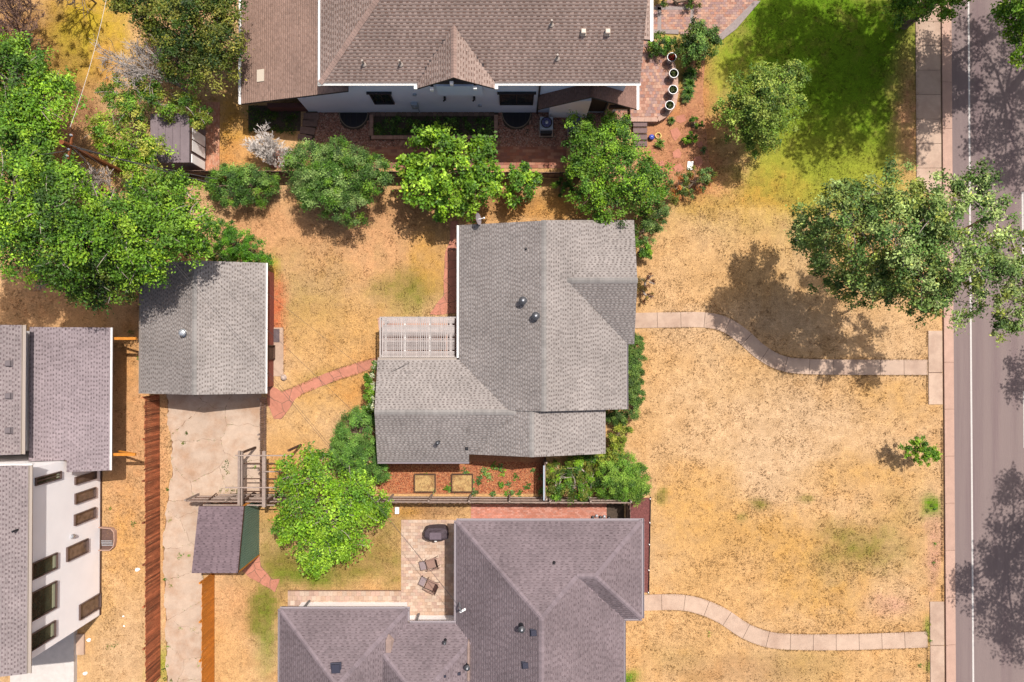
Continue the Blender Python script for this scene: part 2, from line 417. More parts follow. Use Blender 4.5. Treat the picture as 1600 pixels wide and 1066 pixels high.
# kerb and gutter pan in cast lengths
kx0, kx1 = X_(1473.5), X_(1490)
kr = struct('kerb', MB().box(kx0 + .03, kx1 - .01, -60, 60, -.2, .0).mesh('kerb_bed', M['joint']))
kb = MB(); L_ = 2.96
prof = [(kx0, -.1), (kx0, .12), (kx0 + .15, .12), (kx0 + .19, .03), (kx1, .012), (kx1, -.1)]
n = len(prof)
kb._add([(x - kx0, -L_ / 2, z) for x, z in prof] + [(x - kx0, L_ / 2, z) for x, z in prof],
        [(i, (i + 1) % n, n + (i + 1) % n, n + i) for i in range(n)] + [tuple(range(n - 1, -1, -1)), tuple(range(n, 2 * n))])
km = kb.mesh('kerb_stone', M['kerb'])
for i in range(-9, 10): piece('kerb_stone', km, kr, (kx0, i * 2.985 + .6, 0))
# sidewalk slabs
sw = struct('sidewalk', MB().box(X_(1434), X_(1473), Y_(292), Y_(-260), -.15, -.002).mesh('sidewalk_bed', M['joint']))
sm, _ = slab_mesh(X_(1433.5), X_(1472.5), 0, 1.555, -.1, .04, M['concrete'])
cxs = (X_(1433.5) + X_(1472.5)) / 2
y = Y_(263) - .78 - .0
for k in range(-1, 12): piece('paving_slab', sm, sw, (cxs, Y_(263) + .785 + k * 1.57 - .0, 0))
def landing(name, boxes, parent_label=None):
    x0 = min(b[0] for b in boxes); x1 = max(b[1] for b in boxes)
    r = struct(name, MB().box(x0 + .02, x1 - .02, min(b[2] for b in boxes) + .02, max(b[3] for b in boxes) - .02, -.1, .0).mesh('bed', M['joint']))
    for b in boxes:
        m_, c_ = slab_mesh(b[0], b[1], b[2], b[3], -.08, .045, M['concrete']); piece('paving_slab', m_, r, c_)
landing('kerb_landing', [(X_(1450), X_(1472), Y_(582), Y_(517)), (X_(1450), X_(1472), Y_(632), Y_(583))])
landing('kerb_landing_south', [(X_(1450), X_(1472), Y_(1008), Y_(940)), (X_(1450), X_(1472), Y_(1080), Y_(1009))])
def smooth(pts, n=8):
    out = []
    for i in range(len(pts) - 1):
        p0 = pts[max(i - 1, 0)]; p1 = pts[i]; p2 = pts[i + 1]; p3 = pts[min(i + 2, len(pts) - 1)]
        for k in range(n):
            t = k / n
            out.append(tuple(.5 * ((2 * p1[d]) + (-p0[d] + p2[d]) * t + (2 * p0[d] - 5 * p1[d] + 4 * p2[d] - p3[d]) * t * t + (-p0[d] + 3 * p1[d] - 3 * p2[d] + p3[d]) * t ** 3) for d in range(2)))
    out.append(pts[-1]); return out
def strip_path(name, cl, width, seg, z, m, gap=.012):
    pts = smooth([XY(*p) for p in cl], 10)
    acc = [0]
    for a, b in zip(pts, pts[1:]): acc.append(acc[-1] + math.dist(a, b))
    tot = acc[-1]
    def at(s):
        s = max(0, min(tot, s)); i = 0
        while i < len(acc) - 2 and acc[i + 1] < s: i += 1
        t = (s - acc[i]) / max(1e-6, acc[i + 1] - acc[i]); a, b = pts[i], pts[i + 1]
        d = (b[0] - a[0], b[1] - a[1]); l = math.hypot(*d)
        return (a[0] + d[0] * t, a[1] + d[1] * t), (-d[1] / l, d[0] / l)
    def ribbon(s0, s1, w, z0, z1, mm):
        k = max(2, int((s1 - s0) / .25) + 1); Lp, Rp = [], []
        for i in range(k):
            p, nn = at(s0 + (s1 - s0) * i / (k - 1)); Lp.append((p[0] + nn[0] * w / 2, p[1] + nn[1] * w / 2)); Rp.append((p[0] - nn[0] * w / 2, p[1] - nn[1] * w / 2))
        b = MB(); b.prism(Lp + Rp[::-1], z0, z1); return b.mesh('slab', mm)
    r = struct(name, ribbon(0, tot, width - .04, -.1, .0, M['joint']))
    k = round(tot / seg)
    for i in range(k):
        part('paving_slab', ribbon(tot * i / k + gap, tot * (i + 1) / k - gap, width, -.08, z, m), r)
strip_path('front_walk', [(990, 501), (1050, 500), (1100, 500), (1132, 507), (1160, 525), (1187, 549), (1217, 566), (1255, 572.5), (1350, 574), (1449, 574)], .97, 1.5, .04, M['concrete'])
strip_path('front_walk_south', [(998, 942), (1060, 941), (1096, 948), (1130, 963), (1163, 985), (1200, 999), (1245, 1003), (1330, 1003), (1449, 999)], 1.0, 1.5, .04, M['concrete'])

def clip(poly, a, b, c):                              # keep a*x + b*y <= c
    out = []
    for i in range(len(poly)):
        p, q = poly[i], poly[(i + 1) % len(poly)]
        dp, dq = a * p[0] + b * p[1] - c, a * q[0] + b * q[1] - c
        if dp <= 0: out.append(p)
        if (dp < 0) != (dq < 0) and dp != dq:
            t = dp / (dp - dq); out.append((p[0] + (q[0] - p[0]) * t, p[1] + (q[1] - p[1]) * t))
    return out
def voronoi(poly, seeds, gap):
    cells = []
    for i, s in enumerate(seeds):
        c = list(poly)
        for j, o in enumerate(seeds):
            if i == j: continue
            dx, dy = o[0] - s[0], o[1] - s[1]; l = math.hypot(dx, dy)
            if l > 9: continue
            c = clip(c, dx / l, dy / l, ((o[0] + s[0]) * dx + (o[1] + s[1]) * dy) / 2 / l - gap / 2)
            if len(c) < 3: break
        if len(c) >= 3: cells.append(c)
    return cells
def crooked(c, amp):                                  # break straight cell edges the same way on both sides of a crack
    out = []
    for a, b in zip(c, c[1:] + c[:1]):
        k = max(1, int(math.dist(a, b) / .16))
        for i in range(k):
            t = i / k; x = a[0] + (b[0] - a[0]) * t; y = a[1] + (b[1] - a[1]) * t
            out.append((x + amp * (math.sin(x * 5.1 + y * 3.3) + math.sin(x * 13.7 - y * 11.1) * .5 + math.sin(y * 29 + x * 7) * .2), y + amp * (math.sin(x * 4.3 - y * 6.1) + math.sin(x * 12.1 + y * 14.9) * .5 + math.sin(x * 31 - y * 9) * .2)))
    return out
def seeds_in(poly, d, rng, jit=.35):
    xs = [p[0] for p in poly]; ys = [p[1] for p in poly]; out = []
    y = min(ys); row = 0
    while y < max(ys) + d:
        x = min(xs) + (d / 2 if row % 2 else 0)
        while x < max(xs) + d:
            q = (x + rng.uniform(-jit, jit) * d, y + rng.uniform(-jit, jit) * d)
            if inside(poly, *q): out.append(q)
            x += d
        y += d * .9; row += 1
    return out
def stones(name, polys, d, z, m, gap, seed, piece_name='flagstone', bed=None, jit=.35):
    rng = random.Random(seed); bb = MB()
    for p in polys: bb.prism(p, -.06, .0055)
    r = struct(name, bb.mesh('bed', bed or M['joint']))
    for p in polys:
        for c in voronoi(p, seeds_in(p, d, rng, jit), gap):
            b = MB(); b.prism(crooked(c, .03), -.05, z + rng.uniform(-.006, .006)); part(piece_name, b.mesh('stone', m), r)
    return r
# the cracked driveway between garage and alley
DW = PL((262, 600), (408, 600), (409, 782), (330, 790), (318, 830), (316, 1120), (262, 1120), (259, 960), (255, 850), (262, 770), (268, 700), (263, 650))
DW1 = PL((262, 590), (408, 590), (409, 782), (262, 782), (270, 735), (268, 690), (262, 650))
DW2 = PL((262, 782.5), (330, 782.5), (318, 830), (316, 1120), (262, 1120), (259, 960), (255, 850))
rngd = random.Random(5)
drive = struct('driveway', MB().prism(DW1, -.1, .0035).prism(DW2, -.1, .0032).mesh('bed', mat('crack_soil', A(150, 110, 80), n=(12, .3))))
CRACKS = []
for pl, dd, cuts in ((DW1, 2.4, None), (DW2, 1.9, None)):
    for c in voronoi(pl, seeds_in(pl, dd, rngd, .42), .012):
        b = MB(); b.prism(crooked(c, .07), -.08, .028 + rngd.uniform(-.004, .004)); part('concrete_slab', b.mesh('slab', M['driveway']), drive)
        for a_, b_ in zip(c, c[1:] + c[:1]): CRACKS.append((a_, b_))
# stepping stones and flagged areas
stones('flagstone_path', [PL((588, 559), (588, 574), (540, 590), (480, 612), (462, 622), (455, 635), (440, 655), (428, 655), (418, 630), (418, 600), (440, 612), (470, 600), (530, 575))], .85, .02, M['flag'], .03, 3)
stones('side_flagstone_strip', [PL((716, 345), (716, 490), (672, 492), (680, 478), (693, 462), (695, 400), (704, 370), (704, 345))], .6, .02, M['flag'], .025, 4)
stones('shed_flagstones', [PL((404, 862), (380, 893), (392, 903), (430, 925), (437, 905), (425, 905), (408, 885))], .6, .022, M['flag'], .03, 6)
# ------------------------------------------------------------------ brick and paver surfaces (pieces under 10 pixels: joined)
def pavers(name, poly, w, l, z, cols, seed, base=-.1, joint=None, gap=.008, vert=False, border=None):
    rng = random.Random(seed)
    r = struct(name, MB().prism(poly, base, z - .016).mesh('bed', joint or M['joint']))
    xs = [p[0] for p in poly]; ys = [p[1] for p in poly]; b = MB()
    if vert: xs, ys = ys, xs
    y = min(ys); row = 0
    while y < max(ys):
        x = min(xs) - (l / 2 if row % 2 else 0)
        while x < max(xs):
            xl, xr = max(min(xs), x), min(max(xs), x + l)
            if xr - xl < .03: x += l; continue
            c = ((xl + xr) / 2, y + w / 2)
            q = (c[1], c[0]) if vert else c
            if inside(poly, *q):
                cl = shade(cols[rng.randrange(len(cols))], rng.uniform(.86, 1.12)); zz = z + rng.uniform(-.003, .003)
                if vert: b.box(y + gap / 2, y + w - gap / 2, max(min(xs), x) + gap / 2, min(max(xs), x + l) - gap / 2, z - .05, zz, cl)
                else: b.box(max(min(xs), x) + gap / 2, min(max(xs), x + l) - gap / 2, y + gap / 2, y + w - gap / 2, z - .05, zz, cl)
            x += l
        y += w; row += 1
    part('pavers', b.mesh('pavers', M['brick']), r, kind='stuff')
    return r
TAN = [A(232, 200, 176), A(226, 190, 164), A(236, 208, 186), A(222, 186, 166)]
SALM = [A(236, 160, 138), A(230, 150, 126), A(238, 170, 150)]
BRICKC = [A(206, 140, 112), A(190, 124, 100), A(212, 152, 124), A(176, 120, 104)]
MIXP = [A(214, 164, 142), A(206, 150, 128), A(196, 160, 150), A(222, 176, 152), A(186, 148, 142)]
pavers('rear_patio', PL((627, 813), (722, 813), (722, 980), (627, 980)), .2, .3, .05, TAN, 1)
pavers('rear_patio_walk', PL((450, 922), (626.6, 922), (626.6, 968), (450, 968)), .3, .3, .048, TAN, 2)
pavers('side_paver_strip', PL((736, 787), (948, 787), (948, 822), (736, 822)), .1, .2, .03, SALM, 3)
pavers('brick_yard_path', PL((425, 232), (885, 229), (885, 263), (420, 263)), .2, .4, .03, BRICKC, 4)
pavers('shed_brick_path', PL((322, 160), (343, 160), (343, 274), (316, 274)), .11, .22, .03, [A(226, 160, 128), A(220, 150, 116), A(230, 172, 140)], 5, vert=True)
pavers('north_forecourt', PL((1016, 12), (1190, -60), (1185, 0), (1150, 40), (1126, 62), (1085, 62), (1060, 52), (1016, 52)), .16, .24, .05, MIXP, 6)
for nm, pl in (('forecourt_border', PL((1124, 66), (1150, 46), (1188, 2), (1178, 2), (1144, 36), (1118, 60))), ('forecourt_band', PL((1016, 52), (1060, 54), (1060, 47), (1016, 47))),
               ('forecourt_band', PL((1027, 47), (1033, 47), (1033, 12), (1027, 12))), ('forecourt_band', PL((1077, 50), (1082, 50), (1084, 14), (1079, 14))), ('forecourt_band', PL((1016, 16), (1079, 16), (1079, 11), (1016, 11)))):
    struct(nm, MB().prism(pl, 0, .058).mesh(nm, mat('grey_stone', A(180, 164, 160), n=(8, .12))))
TER = [XY(a, b, .45) for a, b in ((985, 60), (1018, 60), (1043, 84), (1050, 96), (1056, 120), (1057, 145), (1053, 165), (1040, 180), (1028, 187), (985, 187))]
ter = pavers('raised_terrace', TER, .2, .2, .45, MIXP, 7)
tb = MB()
for a_, b_ in zip(TER[3:], TER[4:]):
    L = math.dist(a_, b_); k = max(1, round(L / .4)); d = math.atan2(b_[1] - a_[1], b_[0] - a_[0])
    for i in range(k):
        t = (i + .5) / k; tb = MB(); tb.obox((0, 0, 0), 0, L / k - .01, .26, .56, (1, 1, 1))
        piece('coping_stone', tb.mesh('coping', M['greybox'] if False else M['kerb']), ter, (a_[0] + (b_[0] - a_[0]) * t, a_[1] + (b_[1] - a_[1]) * t, .19), (0, 0, d))
# steps down from the terrace
st = thing('garden_steps', 'flight of grey timber steps going down from the raised paver terrace', 'steps', P(1001, 205))
stm = M['wood_d']; stt = mat('grey_step_boards', A(146, 120, 118), n=(6, .12))
for k in range(4):
    z = .36 - k * .1; y1 = Y_(188, z) - .05 - k * .42
    b = MB(); b.box(X_(990, z), X_(1012, z), y1 - .34, y1, z - .05, z); part('tread', b.mesh('tread', stt), st)
    b = MB(); b.box(X_(990, z) + .02, X_(1012, z) - .02, y1 - .40, y1 - .345, z - .16, z - .052); part('riser', b.mesh('riser', stm), st)
# beds of mulch, soil and river rock
def bed(name, poly, z, m, kind='structure'):
    return struct(name, MB().prism(poly, -.06, z).mesh(name, m))
bed('mulch_bed', PL((588, 718), (853, 700), (853, 772), (592, 772)), .012, M['mulch'])
bed('dark_mulch_strip', PL((982, 778), (1016, 778), (1013, 926), (1000, 926), (1000, 812), (982, 812)), .012, mat('dark_red_mulch', A(150, 92, 88), n=(9, .3), n2=(45, .45), bump=(40, 1.0), rough=1))
bed('cable_yard_soil', PL((948, 787), (975, 787), (975, 822), (948, 822)), .010, M['soil'])
bed('concrete_pad', PL((414, 512), (443, 512), (443, 588), (414, 588)), .03, M['concrete'])
bed('rock_bed', PL((478, 170), (990, 170), (905, 229), (478, 232)), .008, M['soil'])
bed('front_bed_soil', PL((1012, 190), (1062, 180), (1075, 60), (1102, 90), (1098, 150), (1112, 290), (1030, 292), (1010, 240)), .006, mat('bed_soil', A(222, 158, 112), n=(8, .2), n2=(40, .25), bump=(30, .8), tint=A(196, 130, 96), tint_scale=1.3))
bed('entry_planting_bed', PL((388, 165), (470, 165), (470, 205), (388, 205)), .008, M['soil'])
def cobbles(name, region, n, smin, smax, cols, seed, label, cat='gravel', holes=()):
    rng = np.random.default_rng(seed); xs = [p[0] for p in region]; ys = [p[1] for p in region]
    x = rng.uniform(min(xs), max(xs), n * 2); y = rng.uniform(min(ys), max(ys), n * 2)
    k = np_inside(region, x, y)
    for hp in holes: k &= ~np_inside(hp, x, y)
    x = x[k][:n]; y = y[k][:n]; n = len(x)
    base = np.array([(1, 0, 0), (0, 1, 0), (-1, 0, 0), (0, -1, 0), (0, 0, 1), (.7, .7, .45), (-.7, .7, .5), (-.7, -.7, .45), (.7, -.7, .5)])
    fc = np.array([(0, 5, 4), (5, 1, 4), (1, 6, 4), (6, 2, 4), (2, 7, 4), (7, 3, 4), (3, 8, 4), (8, 0, 4)])
    s = rng.uniform(smin, smax, (n, 1, 3)); s[..., 2] *= .7; a = rng.uniform(0, 6.28, n)
    v = base[None] * s * rng.uniform(.8, 1.2, (n, 9, 1)); ca, sa = np.cos(a)[:, None], np.sin(a)[:, None]
    vx = v[..., 0] * ca - v[..., 1] * sa + x[:, None]; vy = v[..., 0] * sa + v[..., 1] * ca + y[:, None]
    vz = v[..., 2] + .008
    V = np.stack([vx, vy, vz], -1).reshape(-1, 3); Fc = (fc[None] + 9 * np.arange(n)[:, None, None]).reshape(-1, 3)
    C = np.repeat(np.array(cols)[rng.integers(0, len(cols), n)] * rng.uniform(.7, 1.25, (n, 1)), 8, 0)
    o = part(name, np_mesh(name, V, Fc, C, M['rock'])); return tag(o, label, cat, kind='stuff')
ROCK = PL((480, 174), (985, 174), (905, 229), (478, 231))
cobbles('river_rock', ROCK, 9000, .03, .075, [A(206, 150, 124), A(190, 132, 112), A(216, 176, 156), A(170, 118, 100)], 3, 'loose reddish river rock filling the bed along the north house wall',
        holes=[PL((577, 170), (779, 170), (779, 220), (577, 220)), PL((530, 170), (576, 170), (576, 186), (572, 196), (562, 203), (544, 203), (534, 196), (530, 186)), PL((784, 170), (830, 170), (830, 186), (826, 196), (816, 203), (798, 203), (788, 196), (784, 186)), PL((842, 185), (866, 185), (866, 216), (842, 216)), PL((470, 170), (500, 170), (490, 224), (468, 224))])

cobbles('bark_chips', PL((590, 722), (850, 722), (850, 770), (590, 770)), 7000, .02, .045, [A(206, 120, 76), A(180, 96, 60), A(226, 154, 104), A(150, 84, 60)], 5, 'loose reddish bark chips covering the mulch bed below the grey roof', 'bark mulch',
        holes=[PL((646, 738), (683, 738), (683, 770), (646, 770)), PL((704, 738), (741, 738), (741, 770), (704, 770))])
# ------------------------------------------------------------------ roofs
class Block:
    def __init__(s, kind, x0, x1, y0, y1, z, pitch, axis='x'):
        s.k, s.x0, s.x1, s.y0, s.y1, s.z, s.p, s.a = kind, x0, x1, y0, y1, z, pitch, axis
    def h(s, x, y):
        if not (s.x0 <= x <= s.x1 and s.y0 <= y <= s.y1): return -9
        dx = min(x - s.x0, s.x1 - x); dy = min(y - s.y0, s.y1 - y)
        if s.k == 'hip': d = min(dx, dy)
        elif s.k == 'gable': d = dy if s.a == 'x' else dx
        else: d = {'E': s.x1 - x, 'W': x - s.x0, 'N': s.y1 - y, 'S': y - s.y0}[s.a]
        return s.z + s.p * d
    def slopes(s):                    # origin, u dir, v dir, length, vmax, hip?
        W, D = s.x1 - s.x0, s.y1 - s.y0
        S = {'S': ((s.x0, s.y0), (1, 0), (0, 1), W, D), 'N': ((s.x1, s.y1), (-1, 0), (0, -1), W, D),
             'E': ((s.x1, s.y0), (0, 1), (-1, 0), D, W), 'W': ((s.x0, s.y1), (0, -1), (1, 0), D, W)}
        if s.k == 'mono': o, u, v, L, T = S[s.a]; return [(o, u, v, L, T, False)]
        if s.k == 'gable':
            return [(S[q][0], S[q][1], S[q][2], S[q][3], S[q][4] / 2, False) for q in (('S', 'N') if s.a == 'x' else ('E', 'W'))]
        m = min(W, D) / 2
        return [(S[q][0], S[q][1], S[q][2], S[q][3], m, True) for q in 'SNEW']
    def ridge_lines(s):
        W, D = s.x1 - s.x0, s.y1 - s.y0
        if s.k == 'mono': return []
        if s.k == 'gable':
            if s.a == 'x': y = (s.y0 + s.y1) / 2; return [((s.x0, y), (s.x1, y))]
            x = (s.x0 + s.x1) / 2; return [((x, s.y0), (x, s.y1))]
        m = min(W, D) / 2
        if W >= D: a, b = (s.x0 + m, s.y0 + m), (s.x1 - m, s.y0 + m); L = [((s.x0, s.y0), a), ((s.x0, s.y1), a), ((s.x1, s.y0), b), ((s.x1, s.y1), b)]
        else: a, b = (s.x0 + m, s.y0 + m), (s.x0 + m, s.y1 - m); L = [((s.x0, s.y0), a), ((s.x1, s.y0), a), ((s.x0, s.y1), b), ((s.x1, s.y1), b)]
        return L + [(a, b)]
    def solid(s, mb, t=.16):
        x0, x1, y0, y1, z, p = s.x0, s.x1, s.y0, s.y1, s.z, s.p; W, D = x1 - x0, y1 - y0
        e = -.012
        base = [(x0, y0), (x1, y0), (x1, y1), (x0, y1)]
        def H(x, y): return s.h(min(max(x, x0), x1), min(max(y, y0), y1))
        if s.k == 'mono':
            up = [(x, y, H(x, y) + e) for x, y in base]; dn = [(a, b, c - t) for a, b, c in up]
            mb._add(up + dn, [(0, 1, 2, 3), (7, 6, 5, 4)] + [(i + 4, (i + 1) % 4 + 4, (i + 1) % 4, i) for i in range(4)]); return
        if s.k == 'gable':
            if s.a == 'x': ym = (y0 + y1) / 2; up = [(x0, y0), (x1, y0), (x1, ym), (x1, y1), (x0, y1), (x0, ym)]
            else: xm = (x0 + x1) / 2; up = [(x1, y0), (x1, y1), (xm, y1), (x0, y1), (x0, y0), (xm, y0)]
            up = [(x, y, H(x, y) + e) for x, y in up]; dn = [(a, b, c - t) for a, b, c in up]
            mb._add(up + dn, [(0, 1, 2, 5), (5, 2, 3, 4), (11, 8, 7, 6), (10, 9, 8, 11)] + [(i + 6, (i + 1) % 6 + 6, (i + 1) % 6, i) for i in range(6)]); return
        m = min(W, D) / 2; zt = z + p * m + e
        a, b = ((x0 + m, y0 + m), (x1 - m, y0 + m)) if W >= D else ((x0 + m, y0 + m), (x0 + m, y1 - m))
        V = [(x, y, z + e) for x, y in base] + [(*a, zt), (*b, zt)] + [(x, y, z - t) for x, y in base]
        if W >= D: fs = [(0, 1, 5, 4), (1, 2, 5), (2, 3, 4, 5), (3, 0, 4)]
        else: fs = [(0, 1, 4), (1, 2, 5, 4), (2, 3, 5), (3, 0, 4, 5)]
        mb._add(V, fs + [(9, 8, 7, 6)] + [(i + 6, (i + 1) % 4 + 6, (i + 1) % 4, i) for i in range(4)])

def shingled_roof(root, blocks, light, dark, seed, capcol=None, dash=.5, expo=.145, tabs=(.10, .19), gaps=(.09, .14), fascia=None, name='roof'):
    rng = random.Random(seed); mb = MB()
    for b in blocks: b.solid(mb)
    rf = part(name, mb.mesh(name, fascia or M['deck']), root)
    V, Fq, C = [], [], []
    for bi, b in enumerate(blocks):
        others = [o for o in blocks if o is not b]
        cs = math.cos(math.atan(b.p)); e = expo * cs
        for (o, u, v, L, T, hip) in b.slopes():
            # sections of wall line: keep courses aligned
            k = 0
            while k * e < T - 1e-3:
                v0, v1 = k * e, min((k + 1) * e + .01, T)
                lo = v0 if hip else 0; hi = L - v0 if hip is True else L
                x = lo; tab = rng.random() < .5
                while x < hi - .01:
                    w = rng.uniform(*tabs) if tab else rng.uniform(*gaps)
                    x2 = min(x + w, hi)
                    um, vm = (x + x2) / 2, (v0 + v1) / 2
                    cxp, cyp = o[0] + u[0] * um + v[0] * vm, o[1] + u[1] * um + v[1] * vm
                    hz = b.z + b.p * vm
                    if not any(q.h(cxp, cyp) > hz + .004 for q in others) and not any(abs(q.h(cxp, cyp) - hz) <= .0045 and abs(q.h(cxp + u[0] * .3, cyp + u[1] * .3) - hz) <= .0045 and abs(q.h(cxp - u[0] * .3, cyp - u[1] * .3) - hz) <= .0045 for q in blocks[:bi]):
                        la, lb = x, x2; ta, tb_ = x, x2
                        if hip == 'L':
                            ta = max(x, v1); tb_ = max(x2, ta)
                        elif hip:
                            ta = max(x, v1); tb_ = min(x2, L - v1)
                            if tb_ < ta: ta = tb_ = (ta + tb_) / 2
                        lift = (.012 if tab else .006) + rng.uniform(0, .003)
                        cc = shade(light, rng.uniform(.9, 1.08))
                        if rng.random() < .08: cc = shade(cc, rng.uniform(.82, .92))
                        n0 = len(V)
                        for (uu, vv_, zz) in ((la, v0, lift), (lb, v0, lift), (tb_, v1, .003), (ta, v1, .003), (la, v0, -.006), (lb, v0, -.006)):
                            V.append((o[0] + u[0] * uu + v[0] * vv_, o[1] + u[1] * uu + v[1] * vv_, b.z + b.p * vv_ + zz))
                        Fq += [(n0, n0 + 1, n0 + 2, n0 + 3), (n0 + 4, n0 + 5, n0 + 1, n0)]
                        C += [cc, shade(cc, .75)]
                        if not tab and tb_ - ta > .04:      # printed dark band and course shadow line, both painted at the gap's upper edge
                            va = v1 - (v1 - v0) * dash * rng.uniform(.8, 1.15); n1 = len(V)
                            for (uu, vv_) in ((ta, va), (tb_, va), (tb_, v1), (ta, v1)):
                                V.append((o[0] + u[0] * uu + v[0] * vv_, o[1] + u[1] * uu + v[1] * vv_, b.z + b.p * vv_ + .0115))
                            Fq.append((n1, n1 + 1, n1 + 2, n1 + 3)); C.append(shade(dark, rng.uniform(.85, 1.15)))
                    x = x2; tab = not tab
                k += 1
    part('shingles', np_mesh('shingles', np.array(V), np.array(Fq), np.array(C), M['shingle']), rf, kind='stuff')
    cb = MB(); capcol = capcol or dark
    for b in blocks:
        for (p, q) in b.ridge_lines():
            L = math.dist(p, q)
            if L < .2: continue
            d = ((q[0] - p[0]) / L, (q[1] - p[1]) / L); n = (-d[1], d[0]); k = int(L / .145)
            for i in range(k):
                s0, s1 = i * L / k, (i + 1) * L / k + .03
                pm = (p[0] + d[0] * (s0 + s1) / 2, p[1] + d[1] * (s0 + s1) / 2)
                if any(o is not b and o.h(*pm) > b.h(*pm) - .002 for o in blocks): continue
                cc = shade(capcol, rng.choice((1.0, 1.04, .88, .95, 1.08))); w = .15
                if b.k == 'hip' and abs(d[0] * d[1]) > .01: w = .13
                pts = []
                for s_, lf in ((s0, .042), (s1, .028)):
                    for sd_ in (-w, 0, w):
                        xx, yy = p[0] + d[0] * s_ + n[0] * sd_, p[1] + d[1] * s_ + n[1] * sd_
                        xc_, yc_ = min(max(xx, b.x0), b.x1), min(max(yy, b.y0), b.y1)
                        pts.append((xx, yy, b.h(xc_, yc_) + lf - (.01 if sd_ else 0)))
                cb._add(pts, [(0, 1, 4, 3), (1, 2, 5, 4)], cc)
                lowp = [(a[0], a[1], a[2] - .035) for a in pts[:3]]
                cb._add(pts[:3] + lowp, [(3, 4, 1, 0), (4, 5, 2, 1)], shade(cc, .5))
    if cb.f: part('ridge_caps', cb.mesh('ridge_caps', M['shingle']), rf, kind='stuff')
    return rf
def gutter(root, p, q, z, m, w=.13, side=None):       # p, q world ends along the eave; side = outward direction
    L = math.dist(p, q); d = math.atan2(q[1] - p[1], q[0] - p[0])
    c = ((p[0] + q[0]) / 2 + side[0] * w / 2, (p[1] + q[1]) / 2 + side[1] * w / 2, z - .05)
    b = MB(); hw = w / 2
    prof = [(-hw, -.05), (hw * .7, -.05), (hw, .05), (hw - .018, .055), (hw * .6, -.025), (-hw + .015, -.025), (-hw + .015, .05), (-hw, .05)]
    ca, sa = math.cos(d), math.sin(d)
    sgn = 1 if (-sa * side[0] + ca * side[1]) > 0 else -1
    v = []
    for e in (-L / 2, L / 2):
        for (t, zz) in prof:
            t2 = t * sgn; v.append((c[0] + e * ca - t2 * sa, c[1] + e * sa + t2 * ca, c[2] + zz))
    n = len(prof)
    b._add(v, [(i, (i + 1) % n, n + (i + 1) % n, n + i) for i in range(n)] + [tuple(range(n)), tuple(range(2 * n - 1, n - 1, -1))])
    return part('gutter', b.mesh('gutter', m), root)
def wall_box(root, x0, x1, y0, y1, z1, m, name='wall', z0=-.1):
    return part(name, MB().box(x0, x1, y0, y1, z0, z1).mesh(name, m), root)
def window(root, axis, c, a0, a1, z0, z1, out, m_frame, m_glass, mull=1, fw=.06, name='window', rise=.0):
    """axis 'x': wall plane x = c, spans y a0..a1; axis 'y': wall plane y = c. out = +1/-1 outward."""
    def bx(b, u0, u1, w0, w1, d0, d1):
        lo, hi = sorted((c + out * d0, c + out * d1))
        if axis == 'x': b.box(lo, hi, u0, u1, w0, w1)
        else: b.box(u0, u1, lo, hi, w0, w1)
    b = MB(); bx(b, a0, a1, z0, z0 + fw, -.02, .11); bx(b, a0, a1, z1 - fw, z1, -.02, .11)
    bx(b, a0, a0 + fw, z0 + fw, z1 - fw, -.02, .11); bx(b, a1 - fw, a1, z0 + fw, z1 - fw, -.02, .11)
    for i in range(1, mull):
        u = a0 + (a1 - a0) * i / mull; bx(b, u - fw / 2, u + fw / 2, z0 + fw, z1 - fw, -.02, .045)
    w = part(name, b.mesh(name, m_frame), root)
    for i in range(mull):
        u0 = a0 + (a1 - a0) * i / mull + fw / 2; u1 = a0 + (a1 - a0) * (i + 1) / mull - fw / 2
        g = MB(); bx(g, u0, u1, z0 + fw, z1 - fw, .004, .016); part('pane', g.mesh('pane', m_glass), w)
    return w
def gable_wall(root, axis, x0, x1, y0, y1, z0, zr, m):  # solid pentagon body under a gable; axis = ridge direction
    b = MB()
    if axis == 'x':
        ym = (y0 + y1) / 2; pr = [(y0, -.1), (y1, -.1), (y1, z0), (ym, zr), (y0, z0)]
        v = [(x0, a, z) for a, z in pr] + [(x1, a, z) for a, z in pr]
    else:
        xm = (x0 + x1) / 2; pr = [(x0, -.1), (x1, -.1), (x1, z0), (xm, zr), (x0, z0)]
        v = [(a, y1, z) for a, z in pr] + [(a, y0, z) for a, z in pr]
    b._add(v, [(4, 3, 2, 1, 0), (5, 6, 7, 8, 9)] + [(i, (i + 1) % 5, 5 + (i + 1) % 5, 5 + i) for i in range(5)])
    return part('wall', b.mesh('wall', m), root)
def vent_pipe(root, px, py, z, r=.09, h=.35, cap=True, name='flue', m=None):
    x, y = XY(px, py, z + h); m = m or M['black']
    b = MB(); b.lathe((x, y, z), [(r * 1.9, -.1), (r * 1.9, .0), (r, .12), (r, h)], 12)
    o = part(name, b.mesh(name, m), root)
    if cap:
        c = MB(); c.lathe((x, y, z + h), [(r * .6, 0), (r * 2.1, .06), (r * 2.2, .10), (r * 1.2, .17), (r * .3, .2)], 14)
        part('cap', c.mesh('cap', mat('dark_cap', (.06, .06, .065), n=None, n2=None, bump=None, rough=.45, metal=.3) if 'dark_cap' not in bpy.data.materials else bpy.data.materials['dark_cap']), o)
        k_ = MB(); k_.lathe((x, y, z + h + .2), [(r * .5, 0), (r * .6, .03), (r * .2, .05)], 10); part('cap_highlight', k_.mesh('highlight', M['steel']), o)  # small steel top added as the grey highlight on the dark cap
    return o
